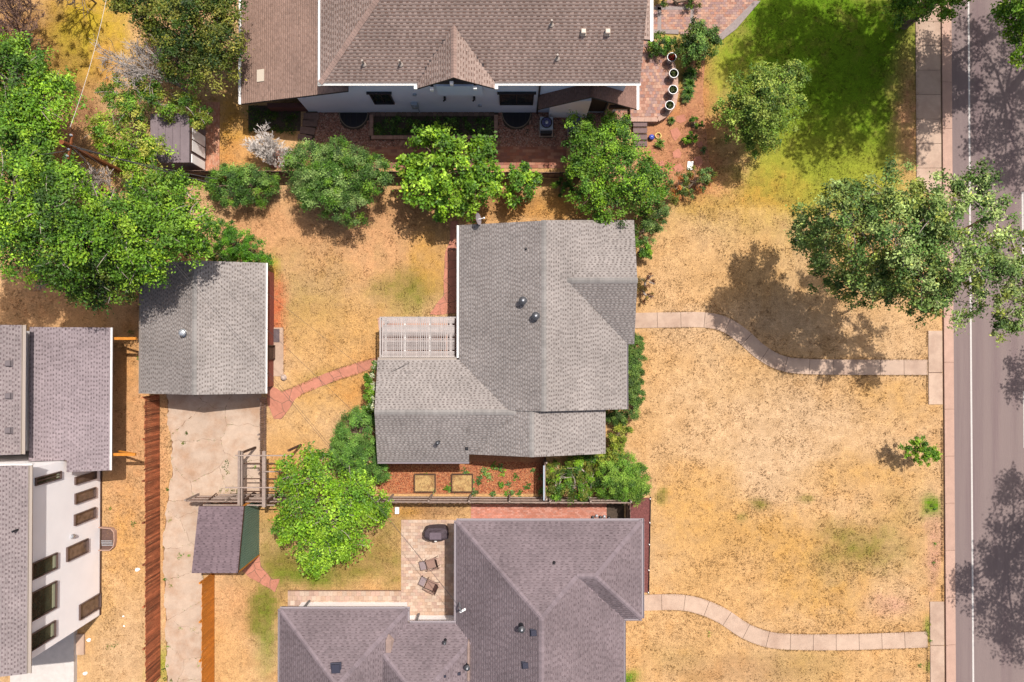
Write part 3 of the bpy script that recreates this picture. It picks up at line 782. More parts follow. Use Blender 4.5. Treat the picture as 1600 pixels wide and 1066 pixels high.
def box_vent(root, px, py, z, w=.28, h=.12, m=None, name='roof_vent', rz=0.0):
    x, y = XY(px, py, z + h); b = MB()
    hw = w / 2; hb = w * .62
    v = []
    for (q, zz) in ((hb, -.08), (hb, .0), (hw, .03), (hw, h - .03), (hw - .03, h)):
        for sx, sy in ((-1, -1), (1, -1), (1, 1), (-1, 1)):
            xx, yy = q * sx, q * sy; v.append((x + xx * math.cos(rz) - yy * math.sin(rz), y + xx * math.sin(rz) + yy * math.cos(rz), z + zz))
    fs = [(16, 17, 18, 19)]
    for l in (0, 4, 8, 12): fs += [(l + i, l + (i + 1) % 4, l + 4 + (i + 1) % 4, l + 4 + i) for i in range(4)]
    b._add(v, fs); return part(name, b.mesh(name, m or M['black']), root)

# ------------------------------------------------------------------ central house
GREY_L, GREY_D = A(190, 180, 175), A(142, 131, 126)
ZE = 2.75
h1 = thing('single_storey_house', 'single storey house with weathered grey shingle roof in the middle of the dry lawn', 'house', P(820, 540))
cx0, cx1, cxr = X_(717, ZE), X_(974, ZE), X_(850, 4.25)
cy1, cy0 = Y_(352, ZE), Y_(639.5, ZE)
cxe = 2 * cxr - cx0                                   # ridge in the middle
pt = .29
main = Block('gable', cx0, cxe, cy0, cy1, ZE, pt, 'y')
# cross gable over the porch
gy1, gy0 = Y_(344, ZE), Y_(538, ZE); gx1 = X_(991, ZE)
cross = Block('gable', cxr + .2, gx1, gy0, gy1, ZE - .02, pt, 'x')
crz = ZE + pt * (gy1 - gy0) / 2
# wing running west
wy1, wy0 = Y_(562, ZE), Y_(722, ZE); wx0 = X_(590, ZE); wxm = cxr
wing = Block('gable', wx0, X_(733, ZE), wy0, wy1, ZE + .0, pt, 'x')
wing2 = Block('gable', X_(733, ZE), cxr, wy0 + .42 * 0 + (Y_(722, ZE) * 0), wy1, ZE, pt, 'x')
# lower south gable
sx1 = X_(946, 2.6); sxr = X_(831, 3.9); sx0 = 2 * sxr - sx1; sy0 = Y_(709, 2.6)
low = Block('gable', sx0, sx1, sy0, cy0 + .4, 2.6, pt, 'y')
wing2 = Block('gable', X_(733, ZE), cxr, sy0, wy1 - (sy0 - wy0), ZE + pt * (sy0 - wy0), pt, 'x')
blocks = [main, cross, wing, wing2, low]
# main roof stops at the wall line: trim the strip of main past the east eave line
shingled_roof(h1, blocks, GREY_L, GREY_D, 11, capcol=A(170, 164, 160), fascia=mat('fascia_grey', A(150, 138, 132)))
zr1 = ZE + pt * (cxe - cx0) / 2
tan_st = mat('tan_siding', A(206, 186, 160), n=(2, .08), bump=(20, .1))
gable_wall(h1, 'y', cx0 + .6, cxe - .5, cy0 + .35, cy1 - .35, ZE - .2, zr1 - .42, tan_st)
gable_wall(h1, 'x', wx0 + .35, cxr - .7, wy0 + .5, wy1 - .5, ZE - .2, ZE + pt * (wy1 - wy0) / 2 - .38, tan_st)
gable_wall(h1, 'y', sx0 + .5, sx1 - .45, sy0 + .32, cy0 + .3, 2.4, 2.6 + pt * (sx1 - sx0) / 2 - .4, tan_st)
gable_wall(h1, 'x', cxe - 1.2, gx1 - 1.3, gy0 + .4, gy1 - 1.5, ZE - .2, crz - .5, tan_st)
for (pxx, pyy) in ((gx1 - .3, gy0 + .35), (gx1 - .3, gy1 - .35)):
    wall_box(h1, pxx - .08, pxx + .08, pyy - .08, pyy + .08, ZE - .17, M['white'], name='porch_post')
gutter(h1, (cx0, wy1 + .1), (cx0, cy1), ZE, M['gutter_w'], side=(-1, 0))
gutter(h1, (wx0, wy1), (cx0 - .14, wy1), ZE, M['gutter_t'], side=(0, 1))
gutter(h1, (wx0, wy0), (X_(733, ZE), wy0), ZE, M['gutter_g'], side=(0, -1), w=.1)
gutter(h1, (cxe, cy0), (cxe, gy0 - .02), ZE, M['gutter_g'], side=(1, 0), w=.08)
window(h1, 'x', cx0 + .6, cy1 - 4.6, cy1 - 2.4, .7, 2.1, -1, M['white'], M['glass_d'], 2)
window(h1, 'y', cy0 + .35, sx1 + .1, cxe - .9, .9, 2.1, -1, M['white'], M['glass_d'], 2)
window(h1, 'y', sy0 + .32, sxr + .6, sxr + 2.4, .9, 2.1, -1, M['white'], M['glass_d'], 2)
window(h1, 'x', cxe - .5, cy0 + 1.2, cy0 + 3.4, .8, 2.1, 1, M['white'], M['glass_d'], 3)
window(h1, 'y', wy0 + .5, wx0 + 1.6, wx0 + 3.2, .9, 2.0, -1, M['white'], M['glass_d'], 2)
window(h1, 'x', gx1 - 1.3, gy0 + 2.8, gy0 + 3.8, 0.06, 2.1, 1, M['white'], M['wood_d'], 1, name='door')
def roof_z(x, y, bl): return max(b.h(x, y) for b in bl)
for (px_, py_, r_, h_) in ((817, 470, .11, .42), (837, 494, .11, .32)):
    x_, y_ = XY(px_, py_, 4.4); z_ = roof_z(x_, y_, blocks)
    vent_pipe(h1, px_, py_, z_, r_, h_, name='flue')
x_, y_ = XY(822, 388, 4.1); vent_pipe(h1, 822, 388, roof_z(x_, y_, blocks), .045, .2, cap=False, name='plumbing_vent')
x_, y_ = XY(684, 693, 3.2); vent_pipe(h1, 684, 692, roof_z(x_, y_, blocks), .06, .55, name='flue')
x_, y_ = XY(729, 702, 2.9); box_vent(h1, 729, 701, roof_z(x_, y_, blocks), .16, .12)

# ------------------------------------------------------------------ garage
g1 = thing('garage', 'detached garage with grey shingle gable roof at the head of the cracked driveway', 'garage', P(318, 520))
ax0, ax1 = X_(219, 2.7), X_(415, 2.7); ay1, ay0 = Y_(411, 2.7), Y_(615, 2.7); axr = (ax0 + ax1) / 2
gb = Block('gable', ax0, ax1, ay0, ay1, 2.7, .30, 'y')
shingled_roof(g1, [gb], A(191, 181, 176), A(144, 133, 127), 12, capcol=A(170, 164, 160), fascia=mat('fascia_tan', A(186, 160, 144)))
gable_wall(g1, 'y', ax0 + .35, ax1 - .45, ay0 + .3, ay1 - .3, 2.5, 2.7 + .3 * (ax1 - ax0) / 2 - .35, mat('red_brown_siding', A(150, 84, 70, 1.6), n=(3, .1)))
gutter(g1, (ax1, ay0), (ax1, ay1), 2.7, M['gutter_w'], side=(1, 0), w=.1)
gutter(g1, (ax0, ay0), (ax0, ay1), 2.7, M['gutter_t'], side=(-1, 0), w=.08)
gd = MB(); gd.box(axr - 2.5, axr + 2.5, ay0 + .25, ay0 + .31, 0, 2.15); gdo = part('garage_door', gd.mesh('garage_door', M['white']), g1)
for k in range(4):
    b = MB(); b.box(axr - 2.46, axr + 2.46, ay0 + .225, ay0 + .255, .03 + k * .53, .52 + k * .53); part('door_panel', b.mesh('door_panel', M['white']), gdo)
window(g1, 'x', ax1 - .45, ay0 + 2.0, ay0 + 2.9, .05, 2.05, 1, M['wood_d'], M['wood_d'], 1, name='side_door')
tb_ = MB(); x_, y_ = XY(286, 520, 3.8); z_ = gb.h(x_, y_)
tb_.lathe((x_, y_, z_), [(.24, -.12), (.24, .0), (.13, .05), (.13, .18), (.19, .2), (.21, .28), (.17, .36), (.07, .41)], 18)
tv = part('turbine_vent', tb_.mesh('turbine_vent', M['steel']), g1)
for k in range(12):
    t = k * math.pi / 6; b = MB()
    b.tube([(x_ + math.cos(t) * .19, y_ + math.sin(t) * .19, z_ + .2), (x_ + math.cos(t + .3) * .225, y_ + math.sin(t + .3) * .225, z_ + .29), (x_ + math.cos(t + .6) * .15, y_ + math.sin(t + .6) * .15, z_ + .385)], .012, 4)
    part('fin', b.mesh('fin', M['steel']), tv)

# ------------------------------------------------------------------ south house
h2 = thing('hipped_house', 'long low house with purplish brown hipped roof and a rear patio with two chairs', 'house', P(800, 960))
ZS = 2.9; ps = .40
def YS(p): return Y_(p, ZS)
def XS(p, py=900): return XY(p, py, ZS)[0]
sA = Block('hip', XS(713), XS(975), YS(1560), YS(814), ZS, ps)
sB = Block('hip', XS(713) + 3.2, XS(1003), YS(967), YS(814), ZS, ps)
sC = Block('hip', XS(437), XS(637), YS(1300), YS(952), ZS, ps)
sD = Block('hip', XS(560), XS(760), YS(1400), YS(974), ZS - .004, ps * .9)
sE = Block('hip', XS(838), XS(1030), YS(1500), YS(1068), ZS, ps)
sE = Block('hip', XS(800), XS(995), YS(1330), YS(1020) - 0, ZS + .0, ps * 1.06)
sblocks = [sA, sB, sC, sD]
PUR_L, PUR_D = A(153, 137, 141), A(127, 111, 115)
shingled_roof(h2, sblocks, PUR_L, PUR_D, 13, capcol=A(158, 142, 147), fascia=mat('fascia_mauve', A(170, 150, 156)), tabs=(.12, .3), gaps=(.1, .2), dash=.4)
def wrect(r, b, i, z, m, it=.65): return wall_box(r, b.x0 + i, b.x1 - i, b.y0 + i, b.y1 - it, z, m)
pst = M['stucco']
for b_ in (sA, sB, sC): wrect(h2, b_, .45, ZS - .17, pst)
wrect(h2, sD, .46, ZS - .18, pst)
GP = M['gutter_g']
gutter(h2, (sA.x0, sA.y1), (sB.x1, sA.y1), ZS, GP, side=(0, 1), w=.14)
gutter(h2, (sB.x1, sB.y0), (sB.x1, sB.y1 + .13), ZS, GP, side=(1, 0), w=.14)
gutter(h2, (sA.x1 + .02, sB.y0), (sB.x1, sB.y0), ZS, GP, side=(0, -1), w=.12)
gutter(h2, (sA.x1, -24), (sA.x1, sB.y0 - .13), ZS, GP, side=(1, 0), w=.1)
gutter(h2, (sA.x0, sD.y1 + .13), (sA.x0, sA.y1), ZS, GP, side=(-1, 0), w=.14)
gutter(h2, (sC.x1 + .13, sD.y1), (sA.x0, sD.y1), ZS, GP, side=(0, 1), w=.14)
gutter(h2, (sC.x1, sD.y1 + .13), (sC.x1, sC.y1), ZS, GP, side=(1, 0), w=.13)
gutter(h2, (sC.x0, sC.y1), (sC.x1 + .13, sC.y1), ZS, GP, side=(0, 1), w=.14)
gutter(h2, (sC.x0, -24), (sC.x0, sC.y1), ZS, GP, side=(-1, 0), w=.1)
for xx_ in (X_(474, 1.5), X_(650, 1.5)):
    yy_ = (sC.y1 if xx_ < -7 else sD.y1) - .6; b = MB(); b.box(xx_ - .06, xx_ + .06, yy_, yy_ + .1, 0, ZS - .2); b.box(xx_ - .06, xx_ + .06, yy_ + .1, yy_ + .5, ZS - .32, ZS - .2); part('downspout', b.mesh('downspout', mat('downspout_grey', (.16, .15, .15), n=None, n2=None, bump=None)), h2)
window(h2, 'y', sC.y1 - .65, sC.x0 + 1.8, sC.x0 + 3.6, 1.2, 2.4, 1, M['white'], M['glass_d'], 2)
window(h2, 'x', sA.x0 + .45, sA.y1 - 4.2, sA.y1 - 1.9, .1, 2.2, -1, M['white'], M['glass_d'], 2, name='patio_door')
window(h2, 'x', sB.x1 - .45, sB.y0 + 1.5, sB.y0 + 3.5, .9, 2.3, 1, M['white'], M['glass_d'], 2)
# ridge skylight strips, vents and the mast
def sroofz(px_, py_):
    z = 4.0
    for _ in range(4): x, y = XY(px_, py_, z); z = max(roof_z(x, y, sblocks), ZS)
    return z
for (a, b_, c) in ((607, 992, 1058), (732, 1000, 1064)):
    z0_ = sroofz(a, b_ + 10); x0_, y0_ = XY(a, b_, z0_ + .1); x1_, y1_ = XY(a, c, z0_ + .1); w_ = .3 if a < 700 else .12
    b = MB(); v = []
    for (yy, s_) in ((y0_, .15), (y0_ - .35, 1), (y1_, 1)):
        v += [(x0_ - w_ * s_, yy, z0_ - .12), (x0_ - w_ * s_ * .5, yy, z0_ + .12 * s_), (x0_ + w_ * s_ * .5, yy, z0_ + .12 * s_), (x0_ + w_ * s_, yy, z0_ - .12)]
    b._add(v, [(i + l, i + l + 1, i + l + 5, i + l + 4) for l in (0, 4) for i in range(3)] + [(8, 9, 10, 11), (3, 2, 1, 0)])
    part('cricket_flashing', b.mesh('flashing', mat('tan_flashing', A(176, 150, 140), n=(3, .15))), h2)
for (a, b_, w, hh) in ((524, 1046, .5, .14), (834, 990, .34, .13), (821, 1041, .34, .13), (717, 1054, .16, .1), (695, 1058, .12, .1)):
    box_vent(h2, a, b_, sroofz(a, b_), w, hh, m=mat('vent_dark', (.03, .03, .045), n=None, n2=None, bump=None, rough=.4), rz=.06)
for (a, b_, r_, h_) in ((815, 983, .09, .5), (730, 1043, .08, .35), (695, 1004, .05, .3)): vent_pipe(h2, a, b_, sroofz(a, b_), r_, h_)
vent_pipe(h2, 866, 881, sroofz(866, 881), .05, .2, cap=False, name='plumbing_vent')
mx, my = XY(723, 953, 3.9); mz = sroofz(723, 953)
b = MB(); b.tube([(mx - .25, my + .1, mz), (mx - .15, my + .05, mz + .9), (mx - .05, my, mz + 1.1)], .045, 8)
mast = part('service_mast', b.mesh('mast', M['steel']), h2)
for k in range(3):
    b = MB(); b.lathe((mx - .12 + .12 * k, my - .12 + .1 * k, mz + .75 + .1 * k), [(.03, 0), (.07, .03), (.03, .07), (.07, .1), (.03, .14)], 8); part('insulator', b.mesh('insulator', M['white']), mast)
# ------------------------------------------------------------------ north house
h3 = thing('pale_stucco_house', 'tall pale grey stucco house with pinkish brown shingle roof, peaked dormer and white gutters', 'house', P(760, 60))
WY = Y_(176)                                          # south wall
EZ, PN = 6.6, .6
EY = Y_(130, EZ)
def XN(px, py, z): return XY(px, py, z)[0]
nx0, nx1 = XN(500, 130, EZ), XN(1000, 130, EZ)
n_main = Block('gable', nx0, nx1, EY, EY + 18, EZ, PN, 'x')
n_hip = Block('hip', nx0, nx1 + 30, EY, EY + 18, EZ, PN)
DY = Y_(138.5, EZ)
n_dorm = Block('gable', XN(652, 138, EZ), XN(773, 138, EZ), DY, DY + 3.3, EZ + .02, .70, 'y')
n_east = Block('mono', nx1 - 2.5, XN(1017, 40, 6.5), Y_(61, 6.5, 1010), EY + 12, 6.4, PN * .3, 'E')
class HipWest(Block):                                 # hip at the west end, gable at the east end
    def h(s, x, y):
        if not (s.x0 <= x <= s.x1 and s.y0 <= y <= s.y1): return -9
        return s.z + s.p * min(x - s.x0, y - s.y0, s.y1 - y)
    def slopes(s):
        return [((s.x0, s.y0), (1, 0), (0, 1), s.x1 - s.x0, (s.y1 - s.y0) / 2, 'L'), ((s.x0, s.y1), (0, -1), (1, 0), s.y1 - s.y0, (s.y1 - s.y0) / 2, True)]
    def ridge_lines(s):
        m = (s.y1 - s.y0) / 2; a = (s.x0 + m, s.y0 + m)
        return [((s.x0, s.y0), a), (a, (s.x1, s.y0 + m))]
    def solid(s, mb, t=.16):
        m = (s.y1 - s.y0) / 2; zt = s.z + s.p * m - .012; z = s.z - .012
        V = [(s.x0, s.y0, z), (s.x1, s.y0, z), (s.x1, s.y1, z), (s.x0, s.y1, z), (s.x0 + m, s.y0 + m, zt), (s.x1, s.y0 + m, zt)] + [(s.x0, s.y0, z - t), (s.x1, s.y0, z - t), (s.x1, s.y1, z - t), (s.x0, s.y1, z - t)]
        mb._add(V, [(0, 1, 5, 4), (1, 2, 5), (2, 3, 4, 5), (3, 0, 4), (9, 8, 7, 6)] + [(i + 6, (i + 1) % 4 + 6, (i + 1) % 4, i) for i in range(4)])
n_main = HipWest('gable', nx0, nx1, EY, EY + 18, EZ, PN, 'x')
NB_L, NB_D = A(208, 182, 170), A(142, 112, 100)
wing_x0 = XN(376, 162, 2.8); wing_x1 = XN(543, 141, 4.9)
n_wing = Block('mono', wing_x0, wing_x1, Y_(162, 2.8, 376), EY + 12, 2.75, .30, 'W')
fas3 = mat('fascia_dark', (.05, .04, .04))
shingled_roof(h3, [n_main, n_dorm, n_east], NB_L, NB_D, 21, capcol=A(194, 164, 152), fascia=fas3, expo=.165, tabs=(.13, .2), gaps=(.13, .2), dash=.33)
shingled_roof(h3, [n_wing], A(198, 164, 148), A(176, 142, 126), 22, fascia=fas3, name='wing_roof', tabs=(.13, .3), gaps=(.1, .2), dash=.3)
px0 = XN(841, 160, 3.0); px1 = XN(995, 160, 3.0)
n_porch = Block('gable', px0, px1, 14.22, 16.5, 3.0, .68, 'y')
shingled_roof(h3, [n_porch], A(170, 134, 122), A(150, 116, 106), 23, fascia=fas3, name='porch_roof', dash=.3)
SG = M['stucco_g']
corner_x = XY(497, 176)[0]
wall_box(h3, wing_x1 - .5, nx1 - .4, WY, WY + 16, EZ + .12, SG)
zc0, zc1 = n_wing.z + n_wing.p * (corner_x - wing_x0) - .2, n_wing.z + n_wing.p * (wing_x1 - .5 - wing_x0) - .2
part('wall', MB()._add([(corner_x, WY, -.1), (wing_x1 - .502, WY, -.1), (wing_x1 - .502, WY, zc1), (corner_x, WY, zc0), (corner_x, WY + 12, -.1), (wing_x1 - .502, WY + 12, -.1), (wing_x1 - .502, WY + 12, zc1), (corner_x, WY + 12, zc0)],
     [(0, 1, 2, 3), (7, 6, 5, 4)] + [((i + 1) % 4, i, i + 4, (i + 1) % 4 + 4) for i in range(4)]).mesh('wall', SG), h3)
w_ = MB(); xw0, xw1 = n_dorm.x0 + .55, n_dorm.x1 - .55; xm_ = (n_dorm.x0 + n_dorm.x1) / 2; zz_ = EZ + .02 + .70 * .55 - .2; zp = EZ + .02 + .7 * (xm_ - n_dorm.x0) - .2
w_._add([(xw0, WY - .02, EZ - 2.2), (xw1, WY - .02, EZ - 2.2), (xw1, WY - .02, zz_), (xm_, WY - .02, zp), (xw0, WY - .02, zz_), (xw0, WY + 2, EZ - 2.2), (xw1, WY + 2, EZ - 2.2), (xw1, WY + 2, zz_), (xm_, WY + 2, zp), (xw0, WY + 2, zz_)],
        [(0, 1, 2, 3, 4), (9, 8, 7, 6, 5)] + [((i + 1) % 5, i, i + 5, (i + 1) % 5 + 5) for i in range(5)])
part('dormer_wall', w_.mesh('dormer_wall', SG), h3)
for px_ in (678, 710, 744):                            # brackets under the dormer eave
    x_ = XY(px_, 134, 5.8)[0]
    zc = EZ + .02 + .7 * min(x_ - n_dorm.x0, n_dorm.x1 - x_) - .2
    b = MB(); b.box(x_ - .08, x_ + .08, DY + .02, WY, zc - .36, zc - .2); o = part('bracket', b.mesh('bracket', M['dark']), h3)
    c = MB(); c.box(x_ - .09, x_ + .09, DY - .16, DY + .018, zc - .40, zc - .18); part('bracket_end', c.mesh('bracket_end', M['white']), o)
window(h3, 'y', WY - .02, XY(692, 134, 5.6)[0], XY(738, 134, 5.6)[0], 5.2, 6.4, -1, M['dark'], M['glass_d'], 2, name='dormer_window')
bx0_, bz1_ = on_y(681, 135, WY - .3); bx1_, _ = on_y(753, 135, WY - .3); _, bz0_ = on_y(700, 149, WY - .3)
part('bay_panel', MB().box(bx0_, bx1_, WY - .3, WY - .085, bz0_, bz1_).mesh('bay', SG), h3)
GW = M['gutter_w']
gutter(h3, (nx0 - .1, EY), (n_dorm.x0, EY), EZ, GW, side=(0, -1), w=.13)
gutter(h3, (n_dorm.x1, EY), (nx1 + .05, EY), EZ, GW, side=(0, -1), w=.13)
gutter(h3, (nx0, EY - .15), (nx0, EY + 12), EZ, GW, side=(-1, 0), w=.12)
gutter(h3, (n_east.x1, n_east.y0 - .05), (n_east.x1, EY + 12), 6.4, GW, side=(1, 0), w=.17)
gutter(h3, (wing_x0, n_wing.y0), (wing_x0, EY + 12), 2.75, GW, side=(-1, 0), w=.16)
gutter(h3, (px1, 14.22), (px1, 16.0), 3.0, GW, side=(1, 0), w=.16)
for x_ in (n_dorm.x0 - .09, n_dorm.x1 + .09):
    part('gutter_return', MB().box(x_ - .09, x_ + .09, DY - .02, EY - .14, EZ - .12, EZ + .0).mesh('gutter_return', GW), h3)
# windows measured on the wall
for (a, b_) in (((576, 144), (617, 161)), ((780, 144), (833, 162))):
    x0_, z1_ = on_y(*a, WY); x1_, _ = on_y(b_[0], b_[1], WY); _, z0_ = on_y(*b_, WY)
    window(h3, 'y', WY, x0_, x1_, z0_, z1_, -1, M['dark'], M['glass_d'], 2)
    part('window_hood', MB().box(x0_ - .12, x1_ + .12, WY - .16, WY - .002, z1_ + .002, z1_ + .08).mesh('hood', M['dark']), h3)
x_, z_ = on_y(648, 162, WY); b = MB(); b.box(x_ - .2, x_ + .2, WY - .2, WY - .002, z_ - .45, z_ + .3); mb_ = part('meter_box', b.mesh('meter_box', M['greybox']), h3)
b = MB(); b.tube([(x_, WY - .2, z_), (x_, WY - .3, z_)], .09, 12); part('meter_dial', b.mesh('meter_dial', M['steel']), mb_)
b = MB(); b.tube([(x_ + .12, WY - .06, z_ - .45), (x_ + .12, WY - .06, .1)], .03, 6); part('conduit', b.mesh('conduit', M['greybox']), mb_)
for (a, b_) in ((695, 152), (741, 152)):
    x_, z_ = on_y(a, b_, WY); b = MB(); b.box(x_ - .06, x_ + .06, WY - .14, WY - .002, z_ - .2, z_ + .16); b.tube([(x_, WY - .13, z_ + .05), (x_ - .08, WY - .26, z_)], .05, 8)
    part('wall_light', b.mesh('wall_light', M['black']), h3)
for (a, b_) in ((648, 147), (750, 164)):
    x_, z_ = on_y(a, b_, WY); b = MB(); b.tube([(x_, WY - .002, z_), (x_, WY - .1, z_)], .12, 12); part('wall_vent', b.mesh('wall_vent', M['greybox']), h3)
x_, _ = on_y(858, 140, WY); part('downspout', MB().box(XY(839, 176)[0] - .05, XY(839, 176)[0] + .05, WY - .12, WY - .03, .0, EZ - .15).mesh('downspout', M['dark']), h3)
# porch body, pier and dark opening
bx0, bx1 = XY(857, 184)[0], XY(992, 184)[0]; PY_ = Y_(184)
wall_box(h3, bx0, bx0 + 2.4, PY_, WY - .003, 2.95, M['stucco'], name='porch_wall')
wall_box(h3, bx0 + 3.5, bx0 + 3.9, PY_, WY - .003, 3.0, mat('beige_pier', A(196, 176, 160)), name='porch_pier')
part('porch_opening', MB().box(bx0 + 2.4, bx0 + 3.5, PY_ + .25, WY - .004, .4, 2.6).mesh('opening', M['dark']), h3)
part('porch_beam', MB().box(bx0 + 3.5, px1 - .4, 14.35, 14.55, 2.6, 2.85).mesh('beam', M['wood_d']), h3)
# recessed porch at the west end: brick sill wall and bluish window
rx0 = XY(424, 176)[0]
wall_box(h3, wing_x0 + 1.1, corner_x - .003, WY + 1.6, WY + 12, 3.0, SG, name='recessed_wall')
part('brick_sill_wall', MB().box(rx0, corner_x - .6, WY + .06, WY + .34, -.1, .75).mesh('sill', M['brick'] if False else mat('brown_brick', A(130, 84, 76), n=(20, .2))), h3)
window(h3, 'y', WY + 1.6, rx0 + .6, rx0 + 2.3, 1.0, 2.2, -1, M['dark'], mat('bluish_glass', (.06, .08, .15), n=(3, .5), n2=None, bump=None, rough=.1), 2)
b = MB(); b.box(corner_x - .6, corner_x - .003, WY + .06, WY + .3, -.1, 2.4); part('corner_pier', b.mesh('pier', SG), h3)
# stone course at the wall foot
for i in range(24):
    x_ = XY(583, 178)[0] + i * .33
    b = MB(); b.box(-.15, .15, -.12, .12, 0, .16); 
    if i == 0: cm = b.mesh('foot_block', mat('foot_block', A(150, 122, 108), n=(9, .2), rnd=.22))
    piece('block', cm, h3, (x_, WY - .14, -.02))
for (a, b_) in ((567, 97), (625, 97), (862, 34), (871, 88)):
    z_ = 6.6
    for _ in range(4): x_, y_ = XY(a, b_, z_ + .2); z_ = n_main.h(x_, y_)
    b = MB(); b.lathe((x_, y_, z_), [(.16, -.15), (.16, -.02), (.06, .06), (.055, .42)], 10); part('plumbing_vent', b.mesh('vent', M['gutter_t']), h3)
for (a, b_) in ((912, 48), (950, 48)):
    z_ = 7.5
    for _ in range(4): x_, y_ = XY(a, b_, z_ + .2); z_ = n_main.h(x_, y_)
    box_vent(h3, a, b_, z_, .24, .26, m=mat('vent_beige', (.5, .43, .36), n=None, n2=None, bump=None))
z_ = 3.2; x_, y_ = XY(406, 117, 3.3)
z_ = n_wing.h(x_, y_); b = MB(); v = []
for dx, dy in ((-.24, -.36), (.24, -.36), (.24, .36), (-.24, .36)): v.append((x_ + dx, y_ + dy, z_ + .3 * dx + .06))
v += [(a, b_, c - .12) for a, b_, c in v]; b._add(v, [(0, 1, 2, 3)] + [(i + 4, (i + 1) % 4 + 4, (i + 1) % 4, i) for i in range(4)])
part('roof_hatch', b.mesh('hatch', mat('hatch_beige', (.42, .36, .29), n=None, n2=None, bump=None)), h3)

# window wells (corrugated half drums) and the sunken planting box
def well(px_, label):
    w = thing('window_well', label, 'window well', (XY(px_, 176)[0], WY - .02, 0))
    b = MB(); r = 23 / F * CAMH; n = 18; o_ = []; i_ = []
    for k in range(n + 1):
        t = math.pi + math.pi * k / n; cc, ss = math.cos(t), math.sin(t)
        o_.append((r * cc, r * 1.08 * ss)); i_.append(((r - .05) * cc, (r - .05) * 1.08 * ss))
    for k in range(n): b.prism([i_[k], o_[k], o_[k + 1], i_[k + 1]], -.05, .12)
    lpart('rim', b.mesh('rim', mat('well_rim', A(168, 150, 130), n=None, n2=None, bump=None)), w)
    b = MB(); b.prism(i_, -.02, .022); lpart('well_floor', b.mesh('well_floor', M['black']), w)
    for k in range(5):
        b = MB(); b.box(-r + .3 + k * .4, -r + .34 + k * .4, -r * .8, 0, .05, .08); lpart('grate_bar', b.mesh('grate_bar', M['dark']), w)
    return w
well(553, 'dark half round window well at the left of the planting box below the stucco wall')
well(807, 'dark half round window well between the planting box and the air conditioner')
pb = thing('planting_box', 'long rectangular bed edged in brown brick with dark plants under the stucco wall', 'planter', P(680, 200))
X0, X1, Y0, Y1 = X_(578, 0, 220), X_(778, 0, 220), Y_(219), Y_(181)
part('soil', MB().box(X0 + .24, X1 - .24, Y0 + .24, Y1, -.05, .03).mesh('soil', M['soil']), pb)
em = MB().box(-.115, .115, -.055, .055, -.05, .2).mesh('brick', mat('edge_brick', A(214, 168, 146), n=(9, .12), rnd=.14))
def brick_row(root, x0, y0, x1, y1, z=0):
    L = math.dist((x0, y0), (x1, y1)); k = max(1, round(L / .12)); d = math.atan2(y1 - y0, x1 - x0)
    for i in range(k): piece('brick', em, root, (x0 + (x1 - x0) * (i + .5) / k, y0 + (y1 - y0) * (i + .5) / k, z), (0, 0, d + math.pi / 2))
brick_row(pb, X0 + .12, Y0 + .12, X1 - .12, Y0 + .12); brick_row(pb, X0 + .12, Y0 + .24, X0 + .12, Y1); brick_row(pb, X1 - .12, Y0 + .24, X1 - .12, Y1)
# stone slabs stepping down beside the entry
sb = thing('stone_slab_steps', 'four grey brown stone slabs curving from the porch corner to the brick path', 'steps', P(483, 200))
for (cx_, cy_, w_, d_, r_) in ((487, 183, .98, .46, 0), (485, 193, .95, .44, -.06), (481, 205, .95, .44, -.12), (477, 216, .9, .36, -.16)):
    b = MB(); b.obox((0, 0, 0), 0, w_, d_, .14); x_, y_ = XY(cx_, cy_); piece('slab', b.mesh('slab', M['wood_p'] if False else mat('slab_stone', A(160, 128, 116), n=(7, .15), rnd=.1)), sb, (x_, y_, .04), (0, 0, r_))

# ------------------------------------------------------------------ west houses: new build with white wall and the garage-like wing
h4 = thing('white_modern_house', 'new white stucco house with grey roof and brown framed windows at the left edge', 'house', P(60, 850))
W4 = -26.1
zE4 = 7.1
r4x = XY(43, 900, zE4)[0]
m4 = Block('gable', r4x - 13, r4x, Y_(1053, zE4), Y_(727, zE4), zE4, .28, 'y')
r5x = XY(33, 620, 5.4)[0]
m5 = Block('gable', r5x - 10, r5x, Y_(727, 5.4) + .6, Y_(508, 5.4), 5.4, .28, 'y')
LG_L, LG_D = A(180, 166, 166), A(136, 120, 122)
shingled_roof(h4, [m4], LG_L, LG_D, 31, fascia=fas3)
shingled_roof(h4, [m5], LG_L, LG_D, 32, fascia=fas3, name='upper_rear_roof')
wx1 = XY(172, 620, 3.2)[0]; wx0_ = XY(46, 620, 4.3)[0]
m6 = Block('mono', XY(105, 620, 3.8)[0], wx1, Y_(735, 3.2), Y_(512, 3.2), 3.2, .28, 'E')
m7 = Block('mono', wx0_, m6.x0, Y_(720, 4.0), m6.y1, 3.2 + .28 * (m6.x1 - m6.x0), .28, 'E')
shingled_roof(h4, [m6, m7], A(184, 168, 172), A(142, 126, 130), 33, fascia=fas3, name='low_roof')
gutter(h4, (m4.x1, m4.y0), (m4.x1, m4.y1), zE4, M['gutter_t'], side=(1, 0), w=.22)
gutter(h4, (m5.x1, m5.y0), (m5.x1, m5.y1), 5.4, M['gutter_t'], side=(1, 0), w=.24)
gutter(h4, (m6.x1, m6.y0), (m6.x1, m6.y1), 3.2, M['white'], side=(1, 0), w=.1)
yS4 = on_x(156, 961, W4)[0]; yN4 = Y_(737)
b = MB(); b.box(m4.x0 + .5, W4, yS4, m7.y0 - .05, -.1, zE4 - .17); part('wall', b.mesh('wall', M['stucco']), h4)
part('wall', MB().box(m5.x0 + .5, m5.x1 - .55, m5.y0, m5.y1 - .3, -.1, 5.22).mesh('wall', M['stucco']), h4)
